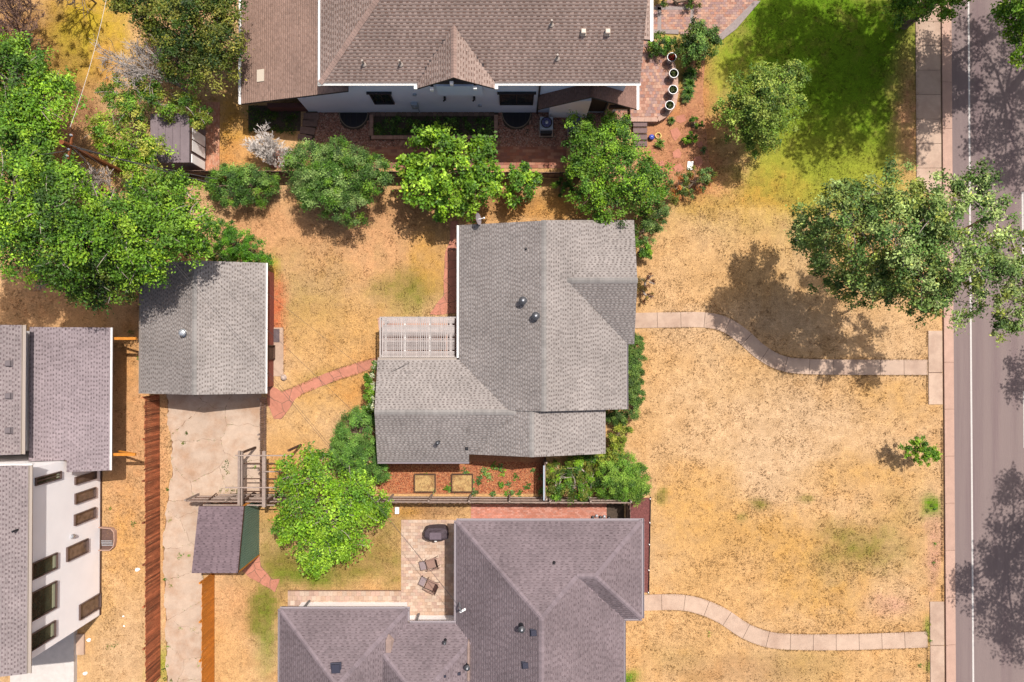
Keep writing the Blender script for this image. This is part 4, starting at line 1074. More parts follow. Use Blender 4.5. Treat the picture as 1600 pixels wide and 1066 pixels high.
part('wall', MB().box(m7.x0 - .3, m6.x1 - 1.75, m7.y0 + .1, m6.y1 - .3, -.1, 3.3).mesh('wall', M['stucco']), h4)
part('rake_board', MB().box(m4.x0, m4.x1 + .2, m4.y1, m4.y1 + .07, zE4 - .2, zE4 + .03).mesh('rake', M['white']), h4)
part('sill_band', MB().box(W4 + .002, W4 + .05, yS4, m6.y0 - .1, -.1, .14).mesh('sill', M['wood_d']), h4)
wins = [((54, 742), (94, 736), (94, 748), 2, 'g'), ((116, 736), (149, 736), (148, 748), 1, 'b'), ((116, 771), (148, 761), (148, 777), 1, 'b'), ((115, 803), (148, 792), (147, 809), 1, 'b'),
        ((103, 853), (136, 841), (135, 863), 1, 'b'), ((48, 877), (88, 863), (88, 888), 1, 'g'), ((44, 925), (87, 907), (86, 950), 1, 'g'), ((42, 985), (85, 969), (84, 995), 1, 'g'), ((123, 945), (156, 926), (156, 949), 1, 'b')]
for (tl, tr, br, mu, gg) in wins:
    _, z1_ = on_x(*tl, W4); yt, z0_ = on_x(*tr, W4); yb, _ = on_x(*br, W4)
    z1_ = min(z1_, 6.7)
    w_ = window(h4, 'x', W4, yb, yt, z0_, z1_, 1, M['frame_br'], M['glass_b'] if gg == 'b' else M['glass_g'], mu, fw=.05)
    if gg == 'g':
        b = MB(); b.box(W4 + .018, W4 + .03, yb + .1, yt - .1, z0_ + .1, z0_ + .32); part('blind', b.mesh('blind', mat('pale_blind', (.3, .3, .2), n=None, n2=None, bump=None)), w_)
x_, z_ = 0, 0; y_, z_ = on_x(112, 838, W4); b = MB(); b.lathe((W4 + .06, y_, z_ - .15), [(.1, 0), (.12, .05), (.12, .25), (.08, .3)], 10); part('wall_lamp', b.mesh('wall_lamp', M['steel']), h4)
for (a, b_) in ((11, 568), (11, 619), (11, 673)):
    z_ = 6.0
    for _ in range(4): x_, y_ = XY(a, b_, z_ + .1); z_ = m5.h(x_, y_)
    box_vent(h4, a, b_, z_, .3, .16, m=mat('vent_grey', (.12, .1, .105), n=None, n2=None, bump=None))
z_ = 7.5; x_, y_ = XY(22, 830, z_); z_ = m4.h(x_, y_)
b = MB(); b.tube([(x_, y_, z_ - .1), (x_, y_, z_ + .4)], .06, 8); part('plumbing_vent', b.mesh('vent', M['black']), h4)
for py_ in (529, 711):                                  # orange timber brackets propping the low roof
    x1_, y1_ = XY(174, py_, 3.0); xb_, yb_ = XY(200, py_ + (1 if py_ < 600 else -1))
    b = MB(); b.obox((m6.x1 + .35, y1_, 2.78), 0, 1.9, .16, .16); o = part('timber_bracket', b.mesh('bracket', M['wood_o']), h4)
    b = MB(); b.tube([(m6.x1 + 1.2, y1_, 2.7), (m6.x1 - .42, y1_, 1.6)], .08, 4); part('strut', b.mesh('strut', M['wood_o']), o)
# white porch slab and steps at the south end
ps_ = struct('porch_slab', MB().box(X_(20, .3), X_(119, .3), Y_(1090), yS4 - .02, -.1, .32).mesh('porch_slab', mat('white_concrete', (.42, .385, .36), n=(3, .08), n2=(30, .05), bump=(40, .1))))
struct('porch_step', MB().box(X_(119, .3) + .02, X_(136), Y_(1022), Y_(990), -.1, .14).mesh('porch_step', M['concrete']))
b = MB(); 
rr = thing('rear_window_well', 'white rimmed window well against the foot of the white house wall', 'window well', (W4, Y_(841), 0))
pts_o = [(0, -.72), (.7, -.72), (.95, -.5), (1.02, -.1), (1.0, .45), (.8, .68), (0, .76)]
pts_i = [(0, -.675), (.68, -.675), (.91, -.48), (.975, -.1), (.955, .43), (.77, .64), (0, .715)]
b = MB()
for k in range(6): b.prism([pts_i[k], pts_o[k], pts_o[k + 1], pts_i[k + 1]], -.05, .3)
lpart('rim', b.mesh('rim', M['kerb']), rr)
lpart('well_floor', MB().prism(pts_i, -.04, .02).mesh('floor', mat('well_brown', (.09, .05, .04))), rr)
for k in range(4):
    b = MB(); b.box(.1, .8, -.45 + k * .1, -.41 + k * .1, .06 + k * .02, .1 + k * .02); lpart('ladder_rung', b.mesh('rung', M['steel']), rr)
for i, (a, b_, s_, lb) in enumerate(((215, 890, .22, 'white plastic scrap lying on the bare ground halfway along the reed fence'), (139, 1000, .2, 'white paper sack beside the pale porch step'),
                                 (133, 1052, .2, 'white bucket lid near the bottom edge beside the porch slab'), (193, 963, .1, 'tiny white litter scrap on bare soil, upper one of a pair'), (194, 978, .1, 'tiny white litter scrap on bare soil, lower one of a pair'),
                                 (168, 728, .13, 'small round white stone below the timber bracket'))):
    x_, y_ = XY(a, b_); b = MB(); v = []; rg = random.Random(i)
    n = 8
    for z_, q in ((0, 1), (s_ * .35, .9), (s_ * .55, .5)):
        for k in range(n): t = k * 6.283 / n; u = .7 * s_ * q * (.8 + .4 * rg.random()); v.append((u * math.cos(t), u * math.sin(t) * .8, z_))
    b._add(v, [(k, (k + 1) % n, n + (k + 1) % n, n + k) for k in range(n)] + [(n + k, n + (k + 1) % n, 2 * n + (k + 1) % n, 2 * n + k) for k in range(n)] + [tuple(range(2 * n, 3 * n))])
    o = bpy.data.objects.new(('plastic_scrap', 'paper_sack', 'bucket_lid', 'litter_scrap', 'litter_scrap', 'white_stone')[i], b.mesh('scrap', M['white'])); COL.objects.link(o); o.location = (x_, y_, .0)
    tag(o, lb, ('scrap', 'sack', 'lid', 'litter', 'litter', 'stone')[i])

# ------------------------------------------------------------------ sheds
s1 = thing('grey_shed', 'small flat roofed grey shed half under green vines by the brick path', 'shed', P(290, 230))
sx1_, sy0_ = XY(322, 268)[0], XY(320, 269)[1]; sx0_ = sx1_ - 2.35; sy1_ = sy0_ + 2.95
part('wall', MB().box(sx0_ + .06, sx1_ - .03, sy0_ + .04, sy1_ - .06, -.1, 2.16).mesh('wall', mat('shed_siding', A(150, 132, 132), n=(3, .1))), s1)
v = [(sx0_, sy0_ - .02, 2.2), (sx1_ + .02, sy0_ - .02, 2.2), (sx1_ + .02, sy1_, 2.2), (sx0_, sy1_, 2.2), (sx0_, sy0_ - .02, 2.3), (sx1_ + .02, sy0_ - .02, 2.34), (sx1_ + .02, sy1_, 2.34), (sx0_, sy1_, 2.3)]
part('roof', MB()._add(v, [(3, 2, 1, 0), (4, 5, 6, 7), (0, 1, 5, 4), (1, 2, 6, 5), (2, 3, 7, 6), (3, 0, 4, 7)]).mesh('roof', M['grey_roofing']), s1)
for k in range(1, 5):
    b = MB(); b.box(sx0_ + .45 * k, sx0_ + .45 * k + .03, sy0_, sy1_ - .02, 2.25, 2.33 + .017 * k / 1.2); part('roof_seam', b.mesh('seam', M['grey_roofing']), s1)
dr = part('door', MB().box(sx1_ - .028, sx1_ + .015, sy0_ + .75, sy0_ + 2.25, .06, 2.05).mesh('door', M['wood_d']), s1)
for (a, b_) in ((.80, 1.45), (1.53, 2.2)):
    part('door_panel', MB().box(sx1_ + .017, sx1_ + .03, sy0_ + a, sy0_ + b_, .2, 1.95).mesh('panel', M['white']), dr)
part('wall_panel', MB().box(sx1_ - .028, sx1_ + .02, sy0_ + .08, sy0_ + .6, .2, 1.95).mesh('panel', M['white']), s1)

s2 = thing('green_walled_shed', 'shed with purplish shingle roof and green corrugated metal wall beside the driveway', 'shed', P(360, 840))
tx1, tx0 = -16.06, XY(303, 880, 3.3)[0]; ty0, ty1 = -13.10, -9.42
sh = Block('mono', tx0, tx1 + .08, ty0, ty1, 2.72, .235, 'N')
shingled_roof(s2, [sh], A(146, 126, 132), A(120, 102, 108), 41, fascia=M['wood_d'], tabs=(.2, .34))
v = []
for x_ in (tx0 + .9, tx1 - .05): v += [(x_, ty0 + .12, -.1), (x_, ty1 - .12, -.1), (x_, ty1 - .12, 2.55), (x_, ty0 + .12, 2.55 + .83)]
part('wall', MB()._add(v, [(0, 1, 2, 3), (7, 6, 5, 4)] + [(i + 4, (i + 1) % 4 + 4, (i + 1) % 4, i) for i in range(4)]).mesh('wall', mat('shed_brown', A(140, 84, 60))), s2)
k = 0; y_ = ty0 + .02
while y_ < ty1 - .1:                                    # ribbed sheet, one rib each
    zt = 2.72 + .235 * (ty1 - y_ - .06) - .17
    b = MB(); b.box(tx1 - .046, tx1 - .0, y_, y_ + .145, 0, zt); b.box(tx1, tx1 + .03, y_ + .02, y_ + .06, 0, zt); part('metal_rib', b.mesh('rib', M['metal_gr']), s2); y_ += .15
part('corner_trim', MB().box(tx1 - .1, tx1 + .045, ty0 - .06, ty0 + .01, 0, 3.35).mesh('trim', M['wood_o']), s2)
part('corner_trim', MB().box(tx1 - .1, tx1 + .045, ty1 - .06, ty1 + .01, 0, 2.5).mesh('trim', M['wood_o']), s2)

# ------------------------------------------------------------------ fences
def picket_fence(name, label, p0, p1, hgt, pw, gap, m, m_rail, side, seed, posts=2.4, rails=(.3, 1.5), thick=.02, rail_side=None, cat='fence', jitter=.02, post_h=None):
    """p0 -> p1; pickets on the line; side = +1/-1 puts rails and posts left/right of it."""
    rng = random.Random(seed); L = math.dist(p0, p1); d = math.atan2(p1[1] - p0[1], p1[0] - p0[0]); ux, uy = math.cos(d), math.sin(d); nx, ny = -uy * side, ux * side
    r = thing(name, label, cat, ((p0[0] + p1[0]) / 2, (p0[1] + p1[1]) / 2, 0))
    b = MB(); b.box(-pw / 2, pw / 2, -thick / 2, thick / 2, 0.02, 1); v_ = [(x, y, z) for x, y, z in b.v]; me = b.mesh('picket', m)
    n = int(L / (pw + gap))
    for i in range(n):
        t = (i + .5) * L / n
        piece('picket', me, r, (p0[0] + ux * t, p0[1] + uy * t, 0), (rng.uniform(-1, 1) * .012, 0, d + rng.uniform(-1, 1) * .03), (1, 1, hgt + rng.uniform(-1, 1) * jitter))
    for z in rails:
        q = MB(); q.obox(((p0[0] + p1[0]) / 2 + nx * (thick / 2 + .025), (p0[1] + p1[1]) / 2 + ny * (thick / 2 + .025), z), d, L, .045, .09); part('rail', q.mesh('rail', m_rail), r)
    k = max(1, round(L / posts)); q = MB(); ph = post_h or hgt + .05; q.box(-.05, .05, -.05, .05, -.1, ph); pm = q.mesh('post', m_rail)
    for i in range(k + 1):
        t = L * i / k; piece('post', pm, r, (p0[0] + ux * t + nx * (thick / 2 + .1), p0[1] + uy * t + ny * (thick / 2 + .1), 0), (0, 0, d))
    return r
picket_fence('reed_fence', 'long weathered red brown picket fence between the bare side yard and the driveway', (X_(254), Y_(1058)), (X_(250), Y_(618)), 1.8, .105, .012, M['fence_r'], M['fence_r'], 1, 1, jitter=.05)
picket_fence('orange_board_fence', 'bright orange stained board fence running down from the green shed along the driveway', (X_(338), Y_(1130)), (X_(337), Y_(896)), 1.8, .14, .006, M['fence_o'], M['fence_o'], 1, 2, jitter=.008)
picket_fence('low_picket_fence', 'low dark picket fence running from the garage corner to the timber arbor', (X_(417), Y_(784)), (X_(417), Y_(622)), 1.15, .09, .05, M['fence_b'], M['wood_p'], 1, 3, rails=(.25, .95), jitter=.02)
FY = Y_(774.5)
picket_fence('boundary_fence', 'long grey brown board fence with rails between the mulch bed and the hipped house', (X_(312), FY), (X_(978), FY - .1), 1.8, .14, .01, M['fence_b'], M['wood_p'], 1, 4, rails=(.35, 1.05, 1.7), jitter=.015)
picket_fence('side_return_fence', 'short dark fence closing the paved strip at the corner by the round shrub', (X_(977), FY - .15), (X_(977), Y_(822)), 1.75, .14, .01, M['fence_b'], M['wood_d'], -1, 5, rails=(.35, 1.5))
picket_fence('garden_divider_fence', 'short fence with pale top between the mulch bed and the vine covered shrubs', (X_(849), FY + .15), (X_(849), Y_(716)), 1.75, .14, .01, M['fence_b'], M['wood_p'], -1, 6, rails=(.35, 1.5))
NFY = Y_(276)
picket_fence('rear_boundary_fence', 'dark board fence in shade between the brick path and the middle yard', (X_(300), NFY), (X_(905), NFY - .1), 1.45, .14, .01, M['fence_b'], M['wood_d'], -1, 7, rails=(.3, 1.25), jitter=.015)
for nm, p, q, z in (('fence_cap', (X_(849) - .06, FY + .1), (X_(849) - .06, Y_(720)), 1.78),):
    r_ = [o for o in COL.objects if o.name.startswith('garden_divider_fence')][0]
    b = MB(); b.box(p[0] - .03, p[0] + .05, p[1], q[1], z, z + .04); part('cap_board', b.mesh('cap', M['greybox']), r_)
ed = thing('steel_edging', 'thin dark metal lawn edging with pale stakes beside the dark mulch strip', 'edging', P(1015, 850))
part('edge_strip', MB()._add([(X_(1016, 0, 778), Y_(776), 0), (X_(1013, 0, 926), Y_(928), 0), (X_(1013, 0, 926) + .03, Y_(928), 0), (X_(1016, 0, 778) + .03, Y_(776), 0)] + [(X_(1016, 0, 778), Y_(776), .12), (X_(1013, 0, 926), Y_(928), .12), (X_(1013, 0, 926) + .03, Y_(928), .12), (X_(1016, 0, 778) + .03, Y_(776), .12)], [(4, 5, 6, 7), (0, 1, 5, 4), (1, 2, 6, 5), (2, 3, 7, 6), (3, 0, 4, 7)]).mesh('strip', M['black']), ed)
for py_ in (779, 816, 850, 890, 925):
    b = MB(); x_, y_ = XY(1015.5 - (py_ - 779) * .02, py_); b.tube([(x_, y_, 0), (x_, y_, .17)], .035, 6); part('stake', b.mesh('stake', M['white']), ed)

# timber arbor over the low fence
ar = thing('timber_arbor', 'open grey timber arbor with pale crossbars standing over the corner where the fences meet', 'arbor', P(410, 745))
Z = 2.6; yN, yS = Y_(709, Z), Y_(789, Z)
for a, w in ((373, .14), (412, .2), (448, .12)):
    x_ = XY(a, 745, Z)[0]; y0_, y1_ = (yS, yN) if a < 440 else (Y_(752, Z), Y_(730, Z))
    part('beam', MB().box(x_ - w / 2, x_ + w / 2, y0_ - .15, y1_ + .15, Z - .18, Z).mesh('beam', M['wood_p']), ar)
x_ = XY(377, 745, Z)[0]; part('beam', MB().box(x_ - .03, x_ + .05, yS - .1, yN + .1, Z - .2, Z - .02).mesh('beam', M['wood_p']), ar)
for py_, a, b_ in ((712, 368, 456), (737, 410, 449), (762, 352, 442)):
    y_ = Y_(py_, Z + .05); part('crossbar', MB().box(XY(a, py_, Z)[0], XY(b_, py_, Z)[0], y_ - .035, y_ + .035, Z + .002, Z + .07).mesh('crossbar', M['wood_p']), ar)
for py_, z_ in ((724, 1.5), (748, 1.5), (768, 1.3)):  # dark bars standing in for the shadows of the crossbars
    y_ = Y_(py_, z_); part('shadow_rail', MB().box(XY(380, py_, z_)[0], XY(447, py_, z_)[0], y_ - .03, y_ + .03, z_, z_ + .07).mesh('rail', M['wood_d']), ar)
for a, b_ in ((374, 709), (449, 705), (374, 786), (413, 786)):
    x_, y_ = XY(a, b_, Z); part('post', MB().box(x_ - .06, x_ + .06, y_ - .06, y_ + .06, -.1, Z - .19).mesh('post', M['wood_d']), ar)
gp = thing('trellis_gate', 'low leaning timber gate frame with four rails above the green walled shed', 'gate', P(350, 780))
for i, py_ in enumerate((773, 778, 784, 789)):
    z_ = .7 + i * .45; b = MB(); x0_, y0_ = XY(318 + (25 if i == 0 else 8 * (3 - i)), py_, z_); x1_, _ = XY(430, py_, z_); b.box(x0_, x1_, y0_ - .03, y0_ + .03, z_, z_ + .08); part('rail', b.mesh('rail', M['wood_p']), gp)
b = MB(); b.tube([P(316, 789, 2.05), P(338, 771, .5)], .05, 4); part('brace', b.mesh('brace', M['wood_d']), gp)
b = MB(); b.tube([P(377, 785, 1.8), P(398, 768, .3)], .05, 4); part('brace', b.mesh('brace', M['wood_d']), gp)

# pergola with lattice cover against the central house
pg = thing('lattice_pergola', 'pale pink lattice covered pergola tucked in the corner of the grey roofed house', 'pergola', P(655, 528))
Z = 2.5; X0, X1, Y0, Y1 = XY(593, 530, Z)[0], XY(714, 530, Z)[0], Y_(560, Z), Y_(495, Z)
wm = mat('pinkish_lattice', (.30, .265, .25), n=(5, .1), n2=None, bump=None, rnd=.14)
for a in (X0, X0 + .32, X1 - .42, X1 - .05): part('frame_beam', MB().box(a, a + .09, Y0, Y1, Z - .14, Z).mesh('beam', wm), pg)
for a in (Y1 - .09, Y0): part('frame_beam', MB().box(X0 + .095, X1 - .06, a, a + .09, Z - .15, Z - .01).mesh('beam', wm), pg)
rp = random.Random(9)
n = 27; sl = MB().box(-(X1 - X0 - .3) / 2, (X1 - X0 - .3) / 2, -.028, .028, 0, .02).mesh('slat', wm)
for i in range(n):
    y_ = Y0 + .12 + (Y1 - Y0 - .22) * i / (n - 1)
    if i % 9 == 4: continue
    piece('slat', sl, pg, ((X0 + X1) / 2, y_, Z + .012 + rp.uniform(0, .003)), (0, 0, 0), (1, rp.choice((1, 1.5, .7)), 1))
sl2 = MB().box(-.02, .02, -(Y1 - Y0 - .1) / 2, (Y1 - Y0 - .1) / 2, 0, .02).mesh('slat', wm)
for i in range(34): piece('slat', sl2, pg, (X0 + .2 + (X1 - X0 - .5) * i / 33, (Y0 + Y1) / 2, Z + .04), (0, 0, 0), (rp.choice((1, 1.8, .8)), 1, 1))
for a in (X0 + 1.5, X0 + 3.0): part('rafter', MB().box(a, a + .1, Y0 + .09, Y1 - .09, Z - .13, Z - .005).mesh('rafter', M['white']), pg)
for a, b_ in ((X0 + .1, Y0 + .15), (X0 + .1, Y1 - .15), (X1 - .4, Y1 - .15)): part('post', MB().box(a - .06, a + .06, b_ - .06, b_ + .06, -.1, Z - .15).mesh('post', M['white']), pg)
struct('pergola_floor', MB().prism(PL((590, 497), (717, 497), (717, 590), (600, 590)), -.05, .012).mesh('pergola_floor', mat('pink_concrete', A(230, 186, 166), n=(2, .12), n2=(30, .1), tint=A(190, 140, 124), tint_scale=.9)))

# ------------------------------------------------------------------ small things
def ac_unit(px_, py_, label):
    r = thing('air_conditioner', label, 'air conditioner', P(px_, py_, 0)); H = .8
    b = MB(); b.box(-.4, .4, -.4, .4, .05, H); lpart('cabinet', b.mesh('cabinet', M['greybox']), r)
    b = MB(); b.lathe((0, .04, H), [(.36, .0), (.36, .03), (.30, .03)], 20); lpart('fan_ring', b.mesh('ring', M['dark']), r)
    b = MB(); b.lathe((0, .04, H + .031), [(.29, 0), (.29, .005)], 20); lpart('fan_grille', b.mesh('grille', M['bluegrey']), r)
    b = MB(); b.lathe((0, .04, H + .04), [(.1, 0), (.1, .04), (.05, .06)], 12); lpart('motor', b.mesh('motor', M['steel']), r)
    for k in range(8):
        b = MB(); t = k * math.pi / 4; b.tube([(.1 * math.cos(t), .04 + .1 * math.sin(t), H + .045), (.34 * math.cos(t), .04 + .34 * math.sin(t), H + .045)], .008, 4); lpart('guard_wire', b.mesh('guard', M['black']), r)
    b = MB(); b.box(-.46, .46, -.62, .46, -.02, .05); lpart('pad', b.mesh('pad', M['concrete']), r)
    b = MB(); b.box(-.34, .34, -.58, -.402, .05, .5); lpart('side_panel', b.mesh('side_panel', M['black']), r)
ac_unit(853, 199, 'grey air conditioner with blue fan standing on river rock right of the window well')
ac_unit(897, 197, 'shaded grey air conditioner partly hidden by the tree beside the porch wall')
def pot(px_, py_, label, plant, k):
    z0 = .45; r = thing('planter_pot', label, 'pot', P(px_, py_, z0), group='white pots along the terrace edge')
    b = MB(); b.lathe((0, 0, 0), [(.17, 0), (.24, .25), (.28, .5), (.29, .62), (.29, .65), (.258, .65), (.25, .56)], 20); lpart('pot_body', b.mesh('pot', M['pot']), r)
    b = MB(); b.lathe((0, 0, .54), [(.252, 0), (.252, .02)], 16); lpart('soil', b.mesh('soil', M['soil']), r)
    rg = random.Random(k); f = MB()
    for i in range(60):
        t = rg.uniform(0, 6.28); q = rg.uniform(0, .22); x_, y_ = q * math.cos(t), q * math.sin(t); z_ = .58 + rg.uniform(0, .14); s_ = rg.uniform(.03, .06)
        c_ = shade(plant[rg.randrange(len(plant))], rg.uniform(.7, 1.2)); a = rg.uniform(0, 6.28)
        f.face([(x_, y_, z_), (x_ + s_ * math.cos(a), y_ + s_ * math.sin(a), z_ + .02), (x_ + s_ * 1.4 * math.cos(a + .5), y_ + s_ * 1.4 * math.sin(a + .5), z_ + .01), (x_ + s_ * math.cos(a + 1), y_ + s_ * math.sin(a + 1), z_ + .03)], c_)
    lpart('plant', f.mesh('plant', M['leaf']), r)
GRN = [A(110, 130, 60), A(80, 100, 50), A(150, 150, 110)]
pot(1046, 96, 'white pot of red flowers, topmost of the four on the terrace edge', [A(220, 60, 50), A(200, 40, 50), A(90, 110, 50)], 1)
pot(1049, 121, 'white pot with sparse green plant, second from the red flowered pot', GRN, 2)
pot(1048, 146, 'white pot with green plant, third down from the red flowered pot', GRN, 3)
pot(1043, 170, 'white pot nearest the garden steps, lowest of the four on the terrace', GRN, 4)
# garden bits in the front bed
def blob_stone(name, pts, z, m, label, cat):
    cx_ = sum(p[0] for p in pts) / len(pts); cy_ = sum(p[1] for p in pts) / len(pts); x0_, y0_ = XY(cx_, cy_)
    b = MB(); b.prism([(XY(*p)[0] - x0_, XY(*p)[1] - y0_) for p in pts], -.05, z)
    o = bpy.data.objects.new(name, b.mesh(name, m)); COL.objects.link(o); o.location = (x0_, y0_, 0); return tag(o, label, cat)
sp = thing('stepping_stones', 'red sandstone stepping stones scattered through the bark bed by the forecourt', 'stepping stones', P(1060, 240))
ft = A(232, 160, 140)
for i, q in enumerate((((1057, 182), (1069, 179), (1072, 189), (1063, 193), (1056, 190)), ((1047, 204), (1058, 199), (1064, 210), (1055, 221), (1050, 214)), ((1051, 238), (1060, 232), (1065, 240), (1063, 247), (1052, 247)),
                       ((1084, 246), (1094, 244), (1098, 254), (1094, 262), (1086, 259)), ((1028, 254), (1036, 251), (1038, 258), (1031, 262)), ((1052, 262), (1062, 255), (1068, 264), (1058, 272)), ((1088, 224), (1096, 221), (1098, 227), (1092, 231)))):
    b = MB(); b.prism([XY(*p) for p in q], -.05, .03); part('stone', b.mesh('stone', M['flag']), sp)
bxo = blob_stone('valve_box', ((1074, 253), (1083, 253), (1083, 266), (1073, 266)), .1, M['white'], 'white rectangular lid among stepping stones in the front garden bed', 'lid')
x_, y_ = XY(1017, 216); b = MB(); b.lathe((0, 0, 0), [(.02, 0), (.13, .05), (.19, .17), (.15, .3), (.03, .36)], 16); o = bpy.data.objects.new('gazing_ball', b.mesh('ball', M['blue'])); COL.objects.link(o); o.location = (x_, y_, .0); tag(o, 'glossy blue garden ball beside the foot of the garden steps', 'ball')
x_, y_ = XY(1028, 213); b = MB()
for k, rr_ in enumerate((.17, .2, .18)): b.tube([(rr_ * math.cos(t * .5236), rr_ * math.sin(t * .5236), .03 + k * .045) for t in range(13)], .025, 6)
o = bpy.data.objects.new('hose_coil', b.mesh('hose', M['yellow'])); COL.objects.link(o); o.location = (x_, y_, 0); tag(o, 'coiled yellow garden hose next to the blue ball', 'hose')
# satellite dish on the roof edge
dx_, dy_ = XY(746, 343, 3.4)
sdh = thing('satellite_dish', 'pale oval satellite dish on an arm at the top edge of the grey roof', 'satellite dish', (dx_, dy_, 2.8))
b = MB(); n = 18; v = [(0, 0, 0)]
for rr_, zz in ((.2, .02), (.33, .06), (.36, .075)):
    for k in range(n): t = k * 6.283 / n; v.append((zz, rr_ * math.cos(t), rr_ * 1.15 * math.sin(t)))
fs = [(0, 1 + k, 1 + (k + 1) % n) for k in range(n)]
for l in (0, 1): fs += [(1 + l * n + k, 1 + (l + 1) * n + k, 1 + (l + 1) * n + (k + 1) % n, 1 + l * n + (k + 1) % n) for k in range(n)]
b._add(v, fs); lpart('reflector', b.mesh('reflector', M['gutter_g']), sdh, (0, 0, .75), (0, -.35, .1))
b = MB(); b.tube([(0, -.25, 0), (-.03, -.1, .5), (-.03, 0, .72)], .025, 6); lpart('mast', b.mesh('mast', M['steel']), sdh)
b = MB(); b.tube([(0, 0, .6), (.38, .06, .72)], .02, 6); b.lathe((.4, .06, .68), [(.03, 0), (.05, .03), (.05, .1), (.02, .12)], 8); lpart('feed_arm', b.mesh('feed', M['white']), sdh)
# raised beds
def raised_bed(pts, label):
    x0_, y1_ = XY(*pts[0]); x1_, y0_ = XY(*pts[1]); r = thing('raised_bed', label, 'garden bed', ((x0_ + x1_) / 2, (y0_ + y1_) / 2, 0), group='raised beds in the mulch')
    part('bed_soil', MB().box(x0_ + .05, x1_ - .05, y0_ + .05, y1_ - .05, -.02, .2).mesh('soil', mat('straw_soil', A(228, 188, 126), n=(5, .2), n2=(22, .4), bump=(22, 1.2), tint=A(176, 130, 84), tint_scale=3.0)), r)
    for (a, b_, c, d) in ((x0_, x1_, y0_, y0_ + .045), (x0_, x1_, y1_ - .045, y1_), (x0_, x0_ + .045, y0_ + .047, y1_ - .047), (x1_ - .045, x1_, y0_ + .047, y1_ - .047)):
        part('board', MB().box(a, b_, c, d, -.05, .3).mesh('board', M['wood_d']), r)
raised_bed(((648, 740), (681, 768)), 'square timber edged bed of pale soil, the left one in the mulch')
raised_bed(((706, 740), (739, 768)), 'square timber edged bed half covered by leafy plants, the right one in the mulch')
# patio furniture
def lounger(px_, py_, rz, label):
    r = thing('patio_chair', label, 'chair', P(px_, py_, .05), group='sling chairs on the rear patio', rz=rz)
    def sl(name, pts, w, m, t=.02):
        v = []
        for x, z in pts: v += [(x, -w / 2, z), (x, w / 2, z)]
        k = len(pts); v += [(a, b_, c - t) for a, b_, c in v]
        fs = [(2 * i, 2 * i + 2, 2 * i + 3, 2 * i + 1) for i in range(k - 1)] + [(2 * i + 2 * k, 2 * i + 1 + 2 * k, 2 * i + 3 + 2 * k, 2 * i + 2 + 2 * k) for i in range(k - 1)]
        fs += [(0, 1, 2 * k + 1, 2 * k), (2 * k - 2, 4 * k - 2, 4 * k - 1, 2 * k - 1)]
        for i in range(k - 1): fs += [(2 * i, 2 * i + 2 * k, 2 * i + 2 + 2 * k, 2 * i + 2), (2 * i + 1, 2 * i + 3, 2 * i + 3 + 2 * k, 2 * i + 1 + 2 * k)]
        b = MB(); b._add(v, fs); return lpart(name, b.mesh(name, m), r)
    sl('foot_rest', [(-.78, .34), (-.62, .36), (-.42, .37)], .50, mat('grey_sling', A(176, 156, 158), n=(30, .06), n2=None, bump=None))
    sl('seat', [(-.34, .40), (-.1, .37), (.18, .36)], .54, M['sling'])
    sl('backrest', [(.20, .37), (.34, .62), (.42, .9)], .52, M['sling_d'])
    for s_ in (-1, 1):
        b = MB(); b.tube([(-.36, s_ * .31, .60), (.0, s_ * .33, .62), (.34, s_ * .33, .62), (.46, s_ * .30, .6)], [.03, .045, .04, .02], 6); lpart('armrest', b.mesh('armrest', M['sling']), r)
        b = MB(); b.tube([(-.34, s_ * .29, 0), (-.36, s_ * .3, .6)], .02, 6); b.tube([(.42, s_ * .29, 0), (.2, s_ * .29, .37), (.0, s_ * .3, .6)], .02, 6); lpart('leg', b.mesh('leg', M['frame_br']), r)
        b = MB(); b.tube([(-.8, s_ * .27, .33), (-.4, s_ * .28, .38), (.2, s_ * .29, .36), (.44, s_ * .27, .95)], .016, 6); lpart('side_rail', b.mesh('rail', M['frame_br']), r)
        b = MB(); b.tube([(-.74, s_ * .26, 0), (-.72, s_ * .26, .34)], .015, 6); lpart('foot_leg', b.mesh('foot_leg', M['frame_br']), r)
lounger(676, 878, .24, 'brown sling lounge chair on the rear patio, nearer the covered grill')
lounger(675, 912, -.42, 'brown sling lounge chair on the rear patio, farther from the covered grill')
gr = thing('covered_grill', 'barbecue grill under a dark grey cloth cover at the top of the rear patio', 'grill', P(683, 830, .05))
b = MB(); v = []; rg = random.Random(4); n = 20
for (sx, sy, z) in ((.74, .44, .0), (.76, .45, .35), (.72, .40, .8), (.64, .30, .92), (.40, .24, 1.08), (.36, .2, 1.12)):
    for k in range(n):
        t = k * 6.283 / n; c_, s_ = math.cos(t), math.sin(t); q = 4
        rr_ = 1 / ((abs(c_) ** q + abs(s_) ** q) ** (1 / q)); w = 1 + rg.uniform(-.05, .05)
        v.append((sx * c_ * rr_ * w, sy * s_ * rr_ * w, z + rg.uniform(-.02, .02)))
fs = [(l * n + k, l * n + (k + 1) % n, (l + 1) * n + (k + 1) % n, (l + 1) * n + k) for l in range(5) for k in range(n)] + [tuple(range(5 * n, 6 * n))]
b._add(v, fs); lpart('cloth_cover', b.mesh('cover', M['cover']), gr)
b = MB(); b.box(-.34, .38, -.22, .2, 1.10, 1.145); lpart('lid_top', b.mesh('lid', mat('cover_top', A(128, 112, 122), n=(6, .1), n2=None, bump=(9, .3))), gr)
b = MB(); b.box(-.08, .08, -.43, -.40, .72, .86); lpart('care_tag', b.mesh('tag', M['white']), gr)
